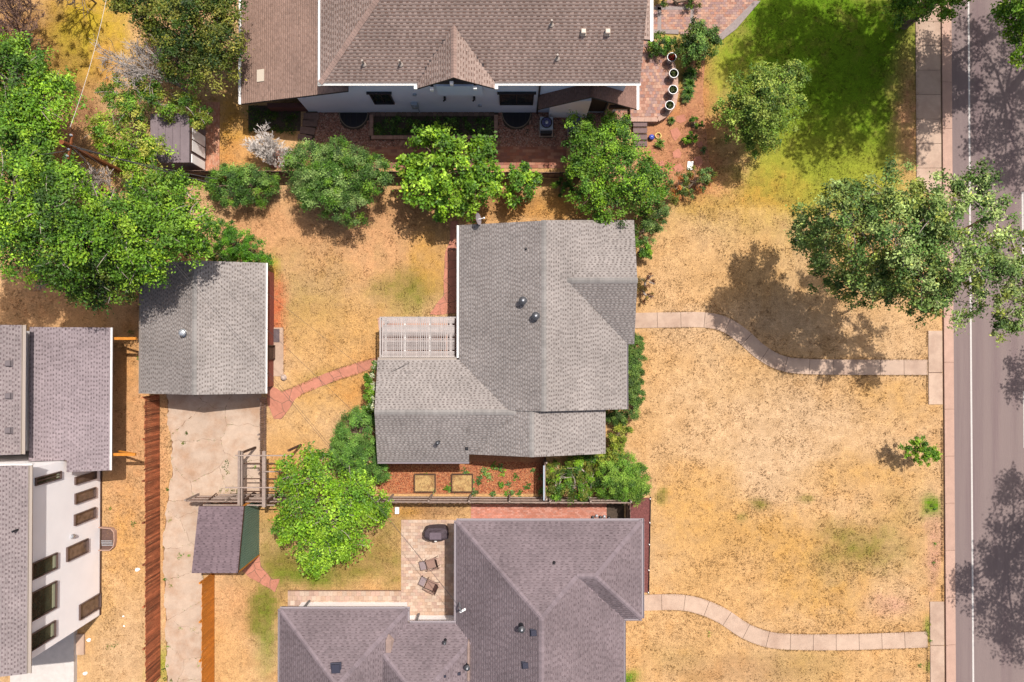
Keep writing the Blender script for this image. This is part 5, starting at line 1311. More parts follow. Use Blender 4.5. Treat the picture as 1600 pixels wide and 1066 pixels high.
# odds and ends
dm = blob_stone('door_mat', ((422, 514), (437, 514), (437, 535), (422, 535)), .05, mat('mat_grey', A(120, 104, 106)), 'dark grey door mat on the concrete pad beside the garage', 'mat')
blob_stone('white_tile', ((618, 792), (624, 792), (624, 802), (618, 802)), .2, M['white'], 'small white block lying below the boundary fence near the bright green tree', 'block')
x_, y_ = XY(444, 590); b = MB(); b.lathe((0, 0, 0), [(.15, 0), (.2, .1), (.13, .22), (.03, .27)], 12); o = bpy.data.objects.new('round_stone', b.mesh('stone', mat('pale_stone', (.36, .28, .24)))); COL.objects.link(o); o.location = (x_, y_, 0); tag(o, 'pale round stone at the lower corner of the concrete pad', 'stone')
x_, y_ = XY(814, 716, .5); b = MB(); b.box(-.4, .4, -.3, .3, 0, .62); b.box(-.3, .3, -.2, .2, .62, .66); o = bpy.data.objects.new('utility_cabinet', b.mesh('cabinet', M['greybox'])); COL.objects.link(o); o.location = (x_ + .0, sy0 + .0 - .05, 0); tag(o, 'grey cabinet half hidden under the lower grey roof edge above the mulch bed', 'cabinet')
bk = thing('stacked_rocks', 'cluster of pale rocks at the wall foot in the narrow paved strip', 'rocks', P(940, 811))
for k, (a, b_) in enumerate(((926, 811), (932, 809), (938, 811), (944, 810), (951, 812))):
    b = MB(); x_, y_ = XY(a, b_ - 3); b.lathe((x_, y_, .02), [(.1, 0), (.12, .06), (.08, .13), (.02, .15)], 7); part('rock', b.mesh('rock', M['pot'] if k % 2 else M['black']), bk)

# ------------------------------------------------------------------ utility pole and wires
bx_, by_ = XY(238, 293); up = thing('utility_pole', 'tall weathered utility pole leaning out of the tree mass at upper left', 'pole', (bx_, by_, 0))
ptx, pty = XY(96, 222, 9.6)
b = MB(); b.tube([(bx_, by_, 0), ((bx_ + ptx) / 2, (by_ + pty) / 2, 4.8), (ptx, pty, 9.6)], [.17, .15, .12], 10); part('pole_shaft', b.mesh('pole', M['rust']), up)
b = MB(); b.obox((ptx, pty - .02, 8.9), math.radians(80), 1.3, .08, .1); arm = part('crossarm', b.mesh('crossarm', M['rust']), up)
for s_ in (-.85, -.3, .85):
    b = MB(); b.lathe((ptx + s_ * .11, pty + s_ * .62, 8.94), [(.03, 0), (.06, .04), (.03, .08), (.06, .12), (.02, .16)], 8); part('insulator', b.mesh('insulator', M['steel']), arm)
def wire(a, b_, sag, r, m, label, name='overhead_wire', grp='overhead service wires'):
    pts = []
    for i in range(17):
        t = i / 16; pts.append(tuple(a[k] + (b_[k] - a[k]) * t - (sag * 4 * t * (1 - t) if k == 2 else 0) for k in range(3)))
    q = MB(); q.tube(pts, r, 5); o = part(name, q.mesh('wire', m)); return tag(o, label, 'wire', grp)
top = (ptx, pty, 9.2)
wire((ptx + .1, pty + .9, 9.1), P(190, -150, 9.5), .5, .010, M['wire_w'], 'pale wire running up from the pole across the yellow grass')
wire(top, P(326, 285, 2.9), .3, .03, M['wire'], 'thick black cable from the pole down past the grey shed')
wire((ptx, pty, 8.6), P(340, 280, 2.6), .5, .022, M['wire'], 'thin black cable looping beneath the thicker one past the grey shed')
wire((ptx, pty, 8.9), P(600, 690, 5.0), .35, .008, M['wire'], 'dark wire crossing the garage roof and the dry back yard diagonally')
wire((ptx, pty, 8.7), (mx, my, mz + .9), .5, .008, M['wire'], 'long wire from the pole to the mast on the hipped house')
wire((ptx, pty, 8.5), (mx - .1, my, mz + .8), .9, .007, M['wire'], 'lower long wire to the mast on the hipped house')
wire((ptx, pty + .2, 8.8), P(590, 594, 3.0), .4, .007, M['wire'], 'thin wire from the pole to the grey roof of the single storey house')
wire(P(588, 594, 2.95), P(640, 566, 3.1), .05, .014, M['wire'], 'short dark wire lying across the corner of the grey roof wing', name='roof_wire')
wire((ptx, pty - .2, 8.9), P(-30, 250, 9.0), .2, .02, M['wire'], 'pair end wire going left from the pole over the leaves')
# ------------------------------------------------------------------ vegetation
LEAFK = np.array([1.3, 1.3, 1.0])
def leaf_mesh(name, cen, out, n_per, spread, size, cols, rng, droop=.25, m=None, flat=.75, kmul=None):
    """cen (K,3) clump centres, out (K,3) outward directions; n_per leaves round each."""
    K = len(cen); n = K * n_per
    c = np.repeat(cen, n_per, 0); o = np.repeat(out, n_per, 0)
    sp = np.repeat(spread, n_per)[:, None] if np.ndim(spread) else spread
    p = c + rng.normal(0, 1, (n, 3)) * np.array([1, 1, flat]) * sp * .5
    nrm = rng.normal(0, .55, (n, 3)) + np.array([0, 0, .75]) + o * .45
    nrm /= np.linalg.norm(nrm, axis=1, keepdims=True)
    a = rng.normal(0, 1, (n, 3)) + o * .6; a -= nrm * (a * nrm).sum(1, keepdims=True); a /= np.linalg.norm(a, axis=1, keepdims=True)
    b = np.cross(nrm, a)
    s = (size * rng.uniform(.45, 1.4, n))[:, None]
    v0 = p - a * s * .5; v2 = p + a * s * .5 - nrm * s * droop * .5
    v1 = p + b * s * .30 - nrm * s * .08 * 0 + nrm * s * .07; v3 = p - b * s * .30 + nrm * s * .07
    V = np.stack([v0, v1, v2, v3], 1).reshape(-1, 3)
    i = np.arange(n) * 4
    Fc = np.stack([np.stack([i, i + 1, i + 2], -1), np.stack([i, i + 2, i + 3], -1)], 1).reshape(-1, 3)
    cols = np.array(cols) * LEAFK; ck = cols[rng.integers(0, len(cols), K)] * rng.uniform(.82, 1.18, (K, 1))
    if kmul is not None: ck = ck * kmul[:, None]
    cc = np.repeat(ck, n_per, 0) * rng.uniform(.65, 1.35, (n, 1))
    yl = rng.random(n) < .06; cc[yl] = cc[yl] * np.array([1.5, 1.25, 1.0])
    C = np.repeat(cc, 2, 0)
    return np_mesh(name, V, Fc, np.clip(C, 0, .9), m or M['leaf'])
def limb(b, p, q, r0, r1, rng, bend=.12, n=5, sides=6):
    L = math.dist(p, q); pts = []; rs = []
    off = [rng.uniform(-1, 1) * bend * L for _ in range(3)]
    for i in range(n + 1):
        t = i / n; w = math.sin(math.pi * t)
        pts.append((p[0] + (q[0] - p[0]) * t + off[0] * w, p[1] + (q[1] - p[1]) * t + off[1] * w, p[2] + (q[2] - p[2]) * t + abs(off[2]) * w * .6)); rs.append(r0 + (r1 - r0) * t)
    b.tube(pts, rs, sides); return pts
def tree(name, label, cat, lobes, cols, base=None, leaf=.14, dens=1.0, trunk_r=.16, clump=.38, seed=0, group=None, npc=46, rough=.42, flat=.8, low=-.55, bare=0, hole=0.0, sq=.8, m=None, shell=.5):
    """lobes: (px, py, radius px, height of centre[, vertical squash])"""
    rng = random.Random(seed); nr = np.random.default_rng(seed)
    leaf *= .84; clump *= .85; dens *= 1.35 * (1.35 if cat in ('bush', 'hedge') else 1)
    npc = int(npc * 1.25 * max(1.0, (.15 / leaf) ** 1.3))
    W = []
    for lb in lobes:
        px, py, rp, z = lb[:4]; s_ = lb[4] if len(lb) > 4 else sq
        x, y = XY(px, py, z); W.append((x, y, z, rp * (CAMH - z) / F, s_))
    if base is None:
        tw = sum(w[3] for w in W); base = (sum(w[0] * w[3] for w in W) / tw, sum(w[1] * w[3] for w in W) / tw)
    else: base = XY(*base)
    root = thing(name, label, cat, (base[0], base[1], 0), group)
    lobe_k = [rng.uniform(.85, 1.15) for _ in W]
    top = max(w[2] for w in W); bz = min(w[2] for w in W)
    tb = MB(); fork = (base[0] + rng.uniform(-.1, .1), base[1] + rng.uniform(-.1, .1), max(.12, bz * .42))
    tb.tube([(base[0], base[1], -.1), (base[0] + rng.uniform(-.05, .05), base[1], fork[2] * .5), fork], [trunk_r * 1.35, trunk_r, trunk_r * .9], 8)
    part('trunk', tb.mesh('trunk', M['bark']), root)
    bb = MB(); C_, O_, S_, K_ = [], [], [], []
    joined = [(fork, trunk_r * .8)]                       # each lobe hangs on the nearest limb already grown
    for (x, y, z, r, s_) in sorted(W, key=lambda w: math.dist(w[:2], fork[:2])):
        tip = (x, y, z - r * s_ * .15); src, sr = min(joined, key=lambda j: math.dist(j[0], tip)); rr_ = max(.018, sr * .72)
        limb(bb, src, tip, rr_, rr_ * .75, rng, bend=.16); joined.append((tip, rr_ * .75))
    for wi, (x, y, z, r, s_) in enumerate(W):
        k = max(6, int(dens * 15 * r * r + 8))
        for i in range(k):
            while True:
                d = np.array([rng.gauss(0, 1), rng.gauss(0, 1), rng.gauss(0.25, 1)]); d /= np.linalg.norm(d)
                if d[2] > low: break
            if rng.random() < hole: continue
            q = r * (shell + (1 - shell) * rng.random() ** .6) * (1 + rng.uniform(-rough, rough) * .6)
            c = np.array([x, y, z]) + d * np.array([1, 1, s_]) * q
            if c[2] < .12: c[2] = .12 + rng.random() * .1
            K_.append(lobe_k[wi] * rng.uniform(.85, 1.15)); C_.append(c); O_.append(d); S_.append(clump * rng.uniform(.7, 1.25) * min(1, .5 + r * .4))
            if i % 3 == 0 and r > .5: limb(bb, (x, y, z - r * s_ * .1), tuple(c), trunk_r * .16, .012, rng, n=3, sides=4)
        for i in range(bare):
            t = rng.uniform(0, 6.28); q = r * rng.uniform(.8, 1.15)
            limb(bb, (x + math.cos(t) * r * .3, y + math.sin(t) * r * .3, z + r * s_ * .5), (x + math.cos(t) * q, y + math.sin(t) * q, z + r * s_ * rng.uniform(.4, .95)), .03, .008, rng, n=4, sides=4)
    part('branches', bb.mesh('branches', M['deadwood'] if bare else M['bark']), root)
    part('crown', leaf_mesh('crown', np.array(C_), np.array(O_), npc, np.array(S_), leaf, cols, nr, flat=flat, m=m, kmul=np.array(K_)), root)
    return root
BRI = [A(140, 184, 44), A(116, 162, 44), A(162, 202, 66), A(94, 138, 44)]           # bright ash green
MID = [A(104, 150, 46), A(84, 128, 44), A(134, 176, 62), A(70, 108, 40)]
DK = [A(66, 96, 34), A(84, 112, 38), A(56, 84, 36), A(110, 126, 44)]
GG = [A(134, 168, 96), A(108, 142, 80), A(158, 186, 120), A(92, 124, 70)]               # grey green
BL = [A(112, 156, 74), A(90, 128, 62), A(140, 178, 92), A(70, 102, 54)]                  # blue green
YG = [A(170, 180, 70), A(140, 158, 56), A(188, 190, 96), A(116, 140, 50)]
OL = [A(132, 140, 58), A(110, 122, 48), A(158, 158, 76), A(88, 104, 44)]
COT = [A(150, 178, 104), A(116, 150, 80), A(182, 204, 136), A(90, 122, 62), A(164, 180, 92)]

# the tree mass at upper left
tree('ash_tree', 'big bright green tree at the left edge above the utility pole', 'tree', [(20, 130, 62, 6.5), (66, 165, 52, 6.2), (20, 205, 60, 6.4), (62, 225, 44, 5.8), (-20, 170, 60, 6.0), (30, 95, 36, 6.0), (92, 130, 20, 5.4)], BRI + MID, seed=1, leaf=.17, trunk_r=.26, npc=60, bare=2, clump=.5, base=(70, 260))
tree('ash_tree', 'wide green tree with bare twigs at the left edge below the utility pole', 'tree', [(20, 300, 60, 9.2), (30, 365, 60, 8.8), (85, 395, 52, 8.5), (80, 330, 50, 9.4), (-20, 330, 60, 8.8), (125, 375, 40, 8.8), (105, 290, 34, 8.4), (48, 262, 32, 8.4), (-70, 390, 60, 8.5), (-60, 330, 60, 8.5)], MID + BRI, seed=2, leaf=.17, trunk_r=.28, npc=58, bare=3, clump=.5, base=(100, 380), rough=.4)
tree('ash_tree', 'green tree overhanging the top left corner of the garage roof', 'tree', [(205, 365, 58, 7.4), (255, 355, 52, 7.1), (298, 350, 36, 6.6), (225, 400, 48, 6.6), (170, 340, 46, 7.6), (290, 300, 30, 6.4), (240, 305, 36, 6.8), (308, 388, 20, 6.0)], MID + BRI, seed=3, leaf=.17, trunk_r=.26, npc=58, bare=3, clump=.5, base=(240, 385), rough=.4)
tree('ash_tree', 'darker drooping tree hanging lowest over the shaded dirt left of the garage', 'tree', [(150, 430, 42, 6.2), (185, 445, 28, 5.6), (120, 430, 36, 6.4), (180, 405, 40, 6.8), (150, 462, 20, 5.2), (140, 395, 40, 7.4)], MID + DK, seed=4, leaf=.17, trunk_r=.2, npc=56, bare=3, clump=.45, rough=.45)
tree('shrub_tree', 'bright green bushy tree left of the grey shed over the pole wires', 'tree', [(200, 225, 38, 3.8), (235, 240, 30, 3.4), (160, 205, 26, 3.2), (215, 265, 32, 3.4), (255, 290, 24, 3.4), (180, 250, 20, 3)], BRI + YG, seed=5, leaf=.15, npc=46, bare=2, clump=.38, hole=.05)
tree('vine_bush', 'tangled vine bush spilling over the upper corner of the grey shed', 'bush', [(205, 175, 26, 2.6), (250, 165, 26, 2.8), (290, 165, 24, 2.8), (180, 145, 22, 2.4), (315, 185, 16, 2.6), (225, 135, 20, 2.5)], YG + MID, seed=6, leaf=.13, npc=44, bare=2, clump=.34, hole=.05)
tree('broad_tree', 'large olive green tree touching the left gutter of the stucco house', 'tree', [(300, 30, 58, 5.0), (345, 60, 40, 4.8), (330, 110, 38, 4.2), (280, 90, 40, 4.4), (240, 10, 40, 4.8), (355, 10, 30, 5.0), (205, -5, 30, 4.6), (250, 55, 26, 4), (300, -30, 50, 5)], DK + OL, seed=7, leaf=.16, trunk_r=.22, npc=60, clump=.46)
tree('juniper_bush', 'smooth light green bush between the tree mass and the garage top edge', 'bush', [(370, 380, 26, 1.8), (395, 395, 24, 1.6), (350, 362, 18, 1.8), (410, 408, 15, 1.2), (345, 395, 22, 1.8)], [A(96, 156, 36), A(120, 176, 48), A(80, 130, 40)], seed=8, leaf=.10, npc=46, clump=.3)
tree('round_shrub', 'dark green rounded shrub directly right of the grey shed brick path', 'bush', [(360, 290, 32, 1.3), (395, 290, 32, 1.4), (418, 283, 18, 1.2), (340, 292, 18, 1.0)], BL + MID, seed=9, leaf=.09, npc=60, clump=.3, rough=.12, shell=.75)
tree('smoke_tree', 'grey green rounded tree right of the bleached dead shrub', 'bush', [(490, 270, 44, 2.6), (535, 262, 44, 3.0), (575, 275, 34, 2.8), (548, 318, 34, 2.4), (500, 300, 34, 2.5), (478, 245, 24, 2.6), (520, 285, 44, 2.9), (590, 262, 20, 2.4)], GG + MID, seed=10, leaf=.10, npc=64, clump=.34, rough=.2, trunk_r=.12, shell=.7)
tree('walnut_tree', 'bright large leaved tree over the planting box corner above the grey roof', 'tree', [(680, 240, 42, 3.6), (720, 265, 48, 3.8), (660, 290, 36, 3.4), (710, 310, 34, 3.0), (750, 290, 34, 3.2), (755, 235, 22, 3.2), (680, 215, 20, 3.6), (640, 260, 22, 3.2), (693, 330, 16, 2.6)], BRI, seed=11, leaf=.24, npc=34, clump=.42, trunk_r=.14, hole=.05)
tree('walnut_sapling', 'small bright leafy tree between the walnut and the clump by the steps', 'tree', [(812, 285, 24, 2.2), (830, 280, 14, 2), (800, 305, 14, 1.8), (820, 268, 12, 2)], BRI + MID, seed=12, leaf=.2, npc=32, clump=.34, trunk_r=.06)
tree('orchard_tree', 'spreading green tree beside the garden steps and porch roof', 'tree', [(930, 235, 40, 3.6), (925, 290, 34, 3.4), (975, 270, 42, 3.6), (960, 225, 34, 3.6), (905, 205, 26, 3.2), (1000, 300, 34, 3.0), (950, 320, 30, 3.0), (1022, 282, 28, 2.6), (965, 195, 22, 3.2), (940, 345, 12, 2.6), (900, 262, 20, 3.2)], BRI[:2] + MID + MID, seed=13, leaf=.15, npc=52, clump=.4, trunk_r=.15)
tree('front_shrub', 'olive shrub in the front bed between tree and grey roof corner', 'bush', [(1015, 340, 24, 1.4), (1005, 362, 18, 1.4), (1030, 335, 16, 1.2)], GG + DK, seed=14, leaf=.10, npc=44, clump=.28, rough=.4)
tree('front_shrub', 'small bright green shrub at the right corner of the grey roof', 'bush', [(1003, 388, 16, 1.0), (1010, 396, 10, .8)], BRI + MID, seed=15, leaf=.11, npc=40, clump=.24)
tree('barberry_bush', 'sparse dark red shrub against the right side of the grey roofed house', 'bush', [(1008, 440, 17, .9), (1010, 462, 10, .7)], [A(120, 70, 50), A(90, 56, 42), A(128, 110, 60)], seed=16, leaf=.08, npc=20, clump=.22, hole=.3, bare=3)
tree('garden_shrub', 'olive and rust coloured shrub at the end of the front bed', 'bush', [(1085, 285, 22, .9), (1060, 292, 20, .9), (1050, 308, 14, .8), (1105, 276, 12, .8)], OL + GG + [A(180, 110, 60)], seed=17, leaf=.10, npc=38, clump=.26, hole=.15)
tree('small_shrub', 'small dark shrub in the shade above the grey roof ridge', 'bush', [(880, 295, 16, .7)], MID, seed=18, leaf=.10, npc=40, clump=.22)
tree('clipped_hedge', 'dark clipped hedge running down the right side of the grey roofed house', 'hedge', [(988, 540, 18, .9), (990, 565, 18, .9), (990, 590, 18, .9), (990, 615, 18, .9), (982, 552, 16, 1), (982, 578, 16, 1), (982, 603, 16, 1), (984, 628, 16, 1), (987, 638, 17, .8), (968, 648, 15, .7), (955, 650, 10, .6), (992, 528, 10, .7), (993, 578, 12, .8), (993, 603, 12, .8)], [A(100, 134, 62), A(82, 112, 54), A(122, 152, 76)], seed=19, leaf=.09, npc=64, clump=.24, rough=.1, shell=.75, low=-.2)
tree('variegated_shrub', 'yellow green spotted shrub below the clipped hedge', 'bush', [(966, 680, 18, .8), (958, 705, 18, .8), (975, 668, 10, .6), (938, 716, 14, .6)], YG, seed=20, leaf=.11, npc=50, clump=.26)
tree('vine_heap', 'leafy vine heap sprawling between divider fence and round shrub', 'bush', [(875, 745, 22, 1.1), (900, 760, 24, 1.1), (905, 730, 20, 1.0), (868, 765, 16, 1.0), (925, 745, 16, .9), (860, 740, 12, 1.1), (920, 718, 12, .7), (912, 772, 13, 1.3)], MID + OL + BRI[:1], seed=21, leaf=.11, npc=50, clump=.3, hole=.1, bare=1)
tree('round_juniper', 'large rounded green shrub at the corner of the boundary fence', 'bush', [(965, 750, 34, 1.0), (985, 752, 30, .9), (948, 752, 24, .9), (975, 735, 26, .9), (990, 765, 20, .8)], [A(118, 162, 56), A(94, 134, 52), A(146, 184, 78)], seed=22, leaf=.09, npc=66, clump=.28, rough=.1, shell=.75)
tree('juniper_mound', 'smooth blue green juniper mound beside the roof edge above the bright tree', 'bush', [(560, 680, 38, 1.4), (550, 715, 34, 1.5), (575, 715, 26, 1.4), (566, 652, 18, 1.0), (532, 700, 16, 1.2), (590, 735, 18, 1.3)], [A(104, 148, 66), A(82, 122, 56), A(126, 168, 82)], seed=23, leaf=.085, npc=80, clump=.3, rough=.08, shell=.75)
tree('ash_tree', 'bright green tree beside the green walled shed in the lower yard', 'tree', [(500, 748, 40, 4.0), (548, 770, 34, 3.8), (466, 796, 34, 3.8), (515, 812, 46, 4.2), (565, 800, 34, 3.6), (500, 855, 38, 3.6), (540, 850, 28, 3.4), (455, 745, 26, 3.4), (590, 790, 20, 3.2), (500, 885, 18, 3.2), (450, 830, 20, 3.2), (488, 712, 14, 3.0)], BRI, seed=24, rough=.6, leaf=.18, npc=46, clump=.46, trunk_r=.2, bare=1)
tree('wall_vine', 'white flowering vine climbing the left edge of the grey roofed house', 'vine', [(577, 590, 9, 2.0), (576, 606, 9, 2.0), (578, 622, 9, 1.8), (584, 632, 8, 2.8), (577, 640, 6, 1.6), (586, 572, 6, 1.8)], MID + [A(210, 214, 196)], seed=25, leaf=.11, npc=40, clump=.26, base=(578, 610), trunk_r=.04)
tree('garden_shrub', 'dark glossy round shrub beside the brick forecourt above the white pots', 'bush', [(1092, 68, 28, 1.6), (1080, 85, 22, 1.5), (1105, 60, 20, 1.5), (1088, 50, 16, 1.5)], BL + DK, seed=26, leaf=.13, npc=54, clump=.3, trunk_r=.06)
tree('garden_shrub', 'mixed green shrub at the corner of forecourt and terrace', 'bush', [(1030, 68, 18, 1.0), (1048, 72, 12, .9), (1020, 78, 10, .8)], DK + MID, seed=27, leaf=.11, npc=40, clump=.26)
tree('garden_shrub', 'low shrub at the top of the paved forecourt beside the gutter', 'bush', [(1035, -3, 14, .7), (1085, -3, 14, .6)], MID + OL, seed=28, leaf=.11, npc=34, clump=.24)
tree('garden_shrub', 'small ball shaped green shrub beside the pale stepping stones', 'bush', [(1086, 192, 10, .45)], MID, seed=29, leaf=.08, npc=44, clump=.17)
tree('garden_shrub', 'small lime green shrub in the front bed below the ball shrub', 'bush', [(1080, 214, 9, .4), (1073, 218, 7, .35)], BRI, seed=30, leaf=.08, npc=44, clump=.17)
tree('lawn_tree', 'pale green tree standing alone on the shaded upper lawn', 'tree', [(1196, 165, 40, 4.3), (1185, 150, 42, 3.8), (1220, 135, 38, 4.0), (1160, 185, 36, 3.2), (1200, 190, 40, 3.6), (1240, 118, 20, 3.8), (1180, 225, 18, 2.8), (1140, 165, 22, 3.2), (1235, 165, 20, 3.6)], [A(160, 188, 84), A(130, 164, 64), A(184, 204, 104), A(96, 130, 50)], seed=31, leaf=.14, npc=46, clump=.36, trunk_r=.13, rough=.4)
tree('cottonwood_tree', 'large loose cottonwood overhanging the lawn and the road', 'tree', [(1330, 350, 50, 9.6), (1385, 300, 44, 10.0), (1290, 380, 36, 8.0), (1400, 370, 54, 10.4), (1460, 330, 50, 10.8), (1500, 400, 50, 10.6), (1440, 430, 44, 10.0), (1292, 412, 36, 4.6), (1340, 436, 38, 4.6), (1395, 440, 34, 5.4), (1265, 355, 28, 5.6), (1300, 330, 34, 6.0), (1440, 470, 24, 6.0), (1432, 385, 46, 10.0), (1446, 350, 40, 10.2), (1425, 318, 34, 10.0), (1450, 455, 30, 9.4), (1350, 330, 34, 9.0), (1370, 430, 30, 8.6), (1345, 400, 40, 8.6), (1540, 340, 44, 10.6), (1545, 430, 46, 10.0), (1590, 400, 36, 9.6), (1585, 470, 36, 9.2), (1500, 470, 34, 9.0), (1315, 300, 24, 8.4), (1390, 455, 24, 8.6), (1255, 375, 18, 7.4), (1320, 440, 24, 7.2), (1530, 285, 26, 10.2), (1490, 290, 20, 10.0), (1570, 510, 20, 8.6), (1455, 478, 18, 8.4)],
     COT, seed=32, leaf=.17, npc=56, clump=.42, trunk_r=.15, rough=.6, hole=.26, bare=1, base=(1390, 400), sq=.6)
tree('sapling', 'small bright green sapling alone near the kerb on the dry lawn', 'tree', [(1437, 695, 15, 2.1), (1450, 706, 13, 2.0), (1424, 702, 12, 1.9), (1440, 716, 10, 1.8), (1460, 712, 8, 1.8), (1428, 688, 8, 2.0)], BRI, seed=33, leaf=.13, npc=30, clump=.24, trunk_r=.04, rough=.5, base=(1423, 700))
tree('street_tree', 'bright green tree tip hanging over the sidewalk at the top edge', 'tree', [(1440, -5, 38, 5.2), (1410, 20, 20, 5.0), (1470, 5, 26, 5.0), (1430, -50, 50, 5.5), (1500, -30, 36, 5)], BRI, seed=34, leaf=.18, npc=46, clump=.42, trunk_r=.18, base=(1425, -40))
tree('street_tree', 'bright green tree crown at the top right corner over the road', 'tree', [(1610, 15, 50, 6.5), (1580, 30, 28, 6.0), (1600, 65, 30, 6.0), (1640, 0, 60, 6.5), (1640, -50, 60, 7)], BRI, seed=35, leaf=.18, npc=50, clump=.45, trunk_r=.22, base=(1660, 20))
# trees just outside the frame: only their shade is in the photograph
def off_tree(label, x, y, z, lobes, seed, r=.3, hole=.1, cols=MID, leaf=.24):
    rng = random.Random(seed); root = thing('street_tree', label, 'tree', (x, y, 0)); nr = np.random.default_rng(seed)
    b = MB(); b.tube([(x, y, -.1), (x, y, z * .5)], [r * 1.3, r * .8], 8); b.tube([(x, y, z * .5), (x, y, z * .8)], [r * .8, r * .5], 8); part('trunk', b.mesh('trunk', M['bark']), root)
    bb = MB(); C_, O_, S_ = [], [], []
    for (dx, dy, dz, rr) in lobes:
        limb(bb, (x, y, z * .8), (x + dx, y + dy, z + dz), r * .3, .03, rng)
        for i in range(int(13 * rr * rr)):
            d = np.array([rng.gauss(0, 1), rng.gauss(0, 1), rng.gauss(.2, 1)]); d /= np.linalg.norm(d)
            if rng.random() < hole: continue
            C_.append(np.array([x + dx, y + dy, z + dz]) + d * np.array([1, 1, .7]) * rr * rng.uniform(.5, 1.15)); O_.append(d); S_.append(.5)
    part('branches', bb.mesh('branches', M['bark']), root)
    part('crown', leaf_mesh('crown', np.array(C_), np.array(O_), 44, np.array(S_), leaf, cols, nr), root)
def sh(px, py, z):                       # where a crown at height z must stand for its shade to fall on this pixel
    x, y = XY(px, py); c = z / math.tan(SUN_EL); return x + SUN_DX * c, y + SUN_DY * c
def shade_tree(label, z, spots, seed, hole=.1, leaf=.24):
    pts = [(*sh(a, b_, z + dz), dz, r / F * CAMH) for (a, b_, dz, r) in spots]
    cx_ = sum(p[0] for p in pts) / len(pts); cy_ = sum(p[1] for p in pts) / len(pts)
    off_tree(label, cx_, cy_, z, [(p[0] - cx_, p[1] - cy_, p[2], p[3]) for p in pts], seed, hole=hole, leaf=leaf)
shade_tree('tall tree beyond the top edge shading the middle of the lawn', 15.5, [(1290, 60, 0, 58), (1340, 110, 0, 56), (1300, 160, -1, 50), (1370, 60, 0, 56), (1240, 60, 1, 50), (1390, 140, 0, 44), (1290, 215, -1, 32), (1340, 215, -1, 14), (1250, 120, 0, 40)], 51, hole=.02)
shade_tree('second tall tree beyond the top edge shading the lawn next to the sidewalk', 14.5, [(1400, 200, 0, 34), (1420, 235, -1, 26), (1440, 120, 0, 34), (1180, 90, 1, 36), (1150, 110, 1, 22), (1210, 20, 1, 30), (1395, 240, -1, 22), (1260, 235, -1, 26), (1325, 238, -1, 13)], 52, hole=.12)
shade_tree('tall tree over the far road side shading the asphalt at upper right', 10.5, [(1520, 60, 0, 40), (1560, 130, 0, 46), (1580, 200, 0, 44), (1500, 150, 0, 30), (1540, 215, -1, 36), (1600, 260, -1, 36), (1570, 265, -1, 26), (1590, 60, 0, 40)], 53, hole=.15, leaf=.2)
shade_tree('tree outside the right edge shading the road beside the sapling', 8.0, [(1595, 570, 0, 26), (1585, 610, 0, 20), (1610, 600, 0, 30)], 54, hole=.2, leaf=.18)
shade_tree('large tree outside the right edge shading the road at lower right', 10.5, [(1590, 800, 0, 44), (1570, 860, 0, 44), (1545, 905, 0, 46), (1590, 930, 0, 48), (1560, 970, 0, 34), (1500, 905, -1, 22), (1500, 930, -1, 16), (1600, 1000, 0, 40), (1580, 760, 0, 24)], 55, hole=.12, leaf=.2)

# leafless trees and shrubs
def twigs(b, p, d, L, r, depth, rng, spread=.6, up=.1, kids=(2, 4)):
    d = d.normalized(); q = p + d * L; mid = p + d * L * .5 + Vector((rng.gauss(0, 1), rng.gauss(0, 1), rng.gauss(0, 1))) * L * .07
    r = max(r, .015); b.tube([p, mid, q], [r, r * .85, r * .75], 4 if depth > 0 else 3, caps=False)
    if depth <= 0: return
    for i in range(rng.randint(*kids)):
        nd = d + Vector((rng.gauss(0, spread), rng.gauss(0, spread), rng.gauss(up, spread * .7)))
        s = rng.uniform(.45, 1.0); twigs(b, p + d * L * s, nd, L * rng.uniform(.55, .85), r * .7, depth - 1, rng, spread, up, kids)
def bare_shrub(name, label, cat, base, z0, dirs, L, r, depth, seed, m, spread=.6, kids=(2, 4)):
    rng = random.Random(seed); x, y = XY(*base); root = thing(name, label, cat, (x, y, 0))
    b = MB(); b.tube([(x, y, -.05), (x, y, z0)], [r * 1.5, r * 1.2], 7); part('trunk', b.mesh('trunk', m), root)
    b = MB()
    for d in dirs: twigs(b, Vector((x, y, z0)), Vector(d), L, r, depth, rng, spread, kids=kids)
    part('branches', b.mesh('branches', m), root); return root
silver = mat('bleached_wood', (.50, .45, .41), n=(9, .2), n2=None, bump=None)
bare_shrub('dead_shrub', 'bleached leafless shrub between the dark round shrub and the porch bed', 'dead shrub', (432, 262), .3, [(-.5, .8, 1.2), (-.1, 1, 1.2), (.3, .9, 1.0), (-.3, .2, 1.6), (-.8, .6, .8), (0, .5, 1.5), (.2, 1.1, .6), (-.6, 1.3, .5)], .95, .04, 5, 61, silver, .42)
bare_shrub('dead_tree', 'grey leafless tree leaning over the vine bush left of the olive tree', 'dead tree', (298, 148), 1.4, [(-.5, .4, 1.2), (-.9, .3, .9), (-.4, .9, 1.0), (-.8, -.1, 1.0), (-.2, .2, 1.5), (-1.2, .7, .6), (-1, 1, .5)], 1.9, .05, 5, 62, mat('grey_twigs', (.29, .255, .235), n=(9, .2), n2=None, bump=None), .6, kids=(2, 3))
bare_shrub('bare_tree', 'brown leafless tree in the top left corner of the photo', 'bare tree', (50, 60), 1.2, [(-.5, .8, .8), (.5, .5, .8), (0, 1, .6), (-.8, .1, .8), (.4, -.5, .7), (-.3, -.4, .9), (.9, .1, .6)], 1.2, .06, 5, 63, mat('brown_twigs', A(150, 118, 104), n=(9, .2), n2=None, bump=None), .5)
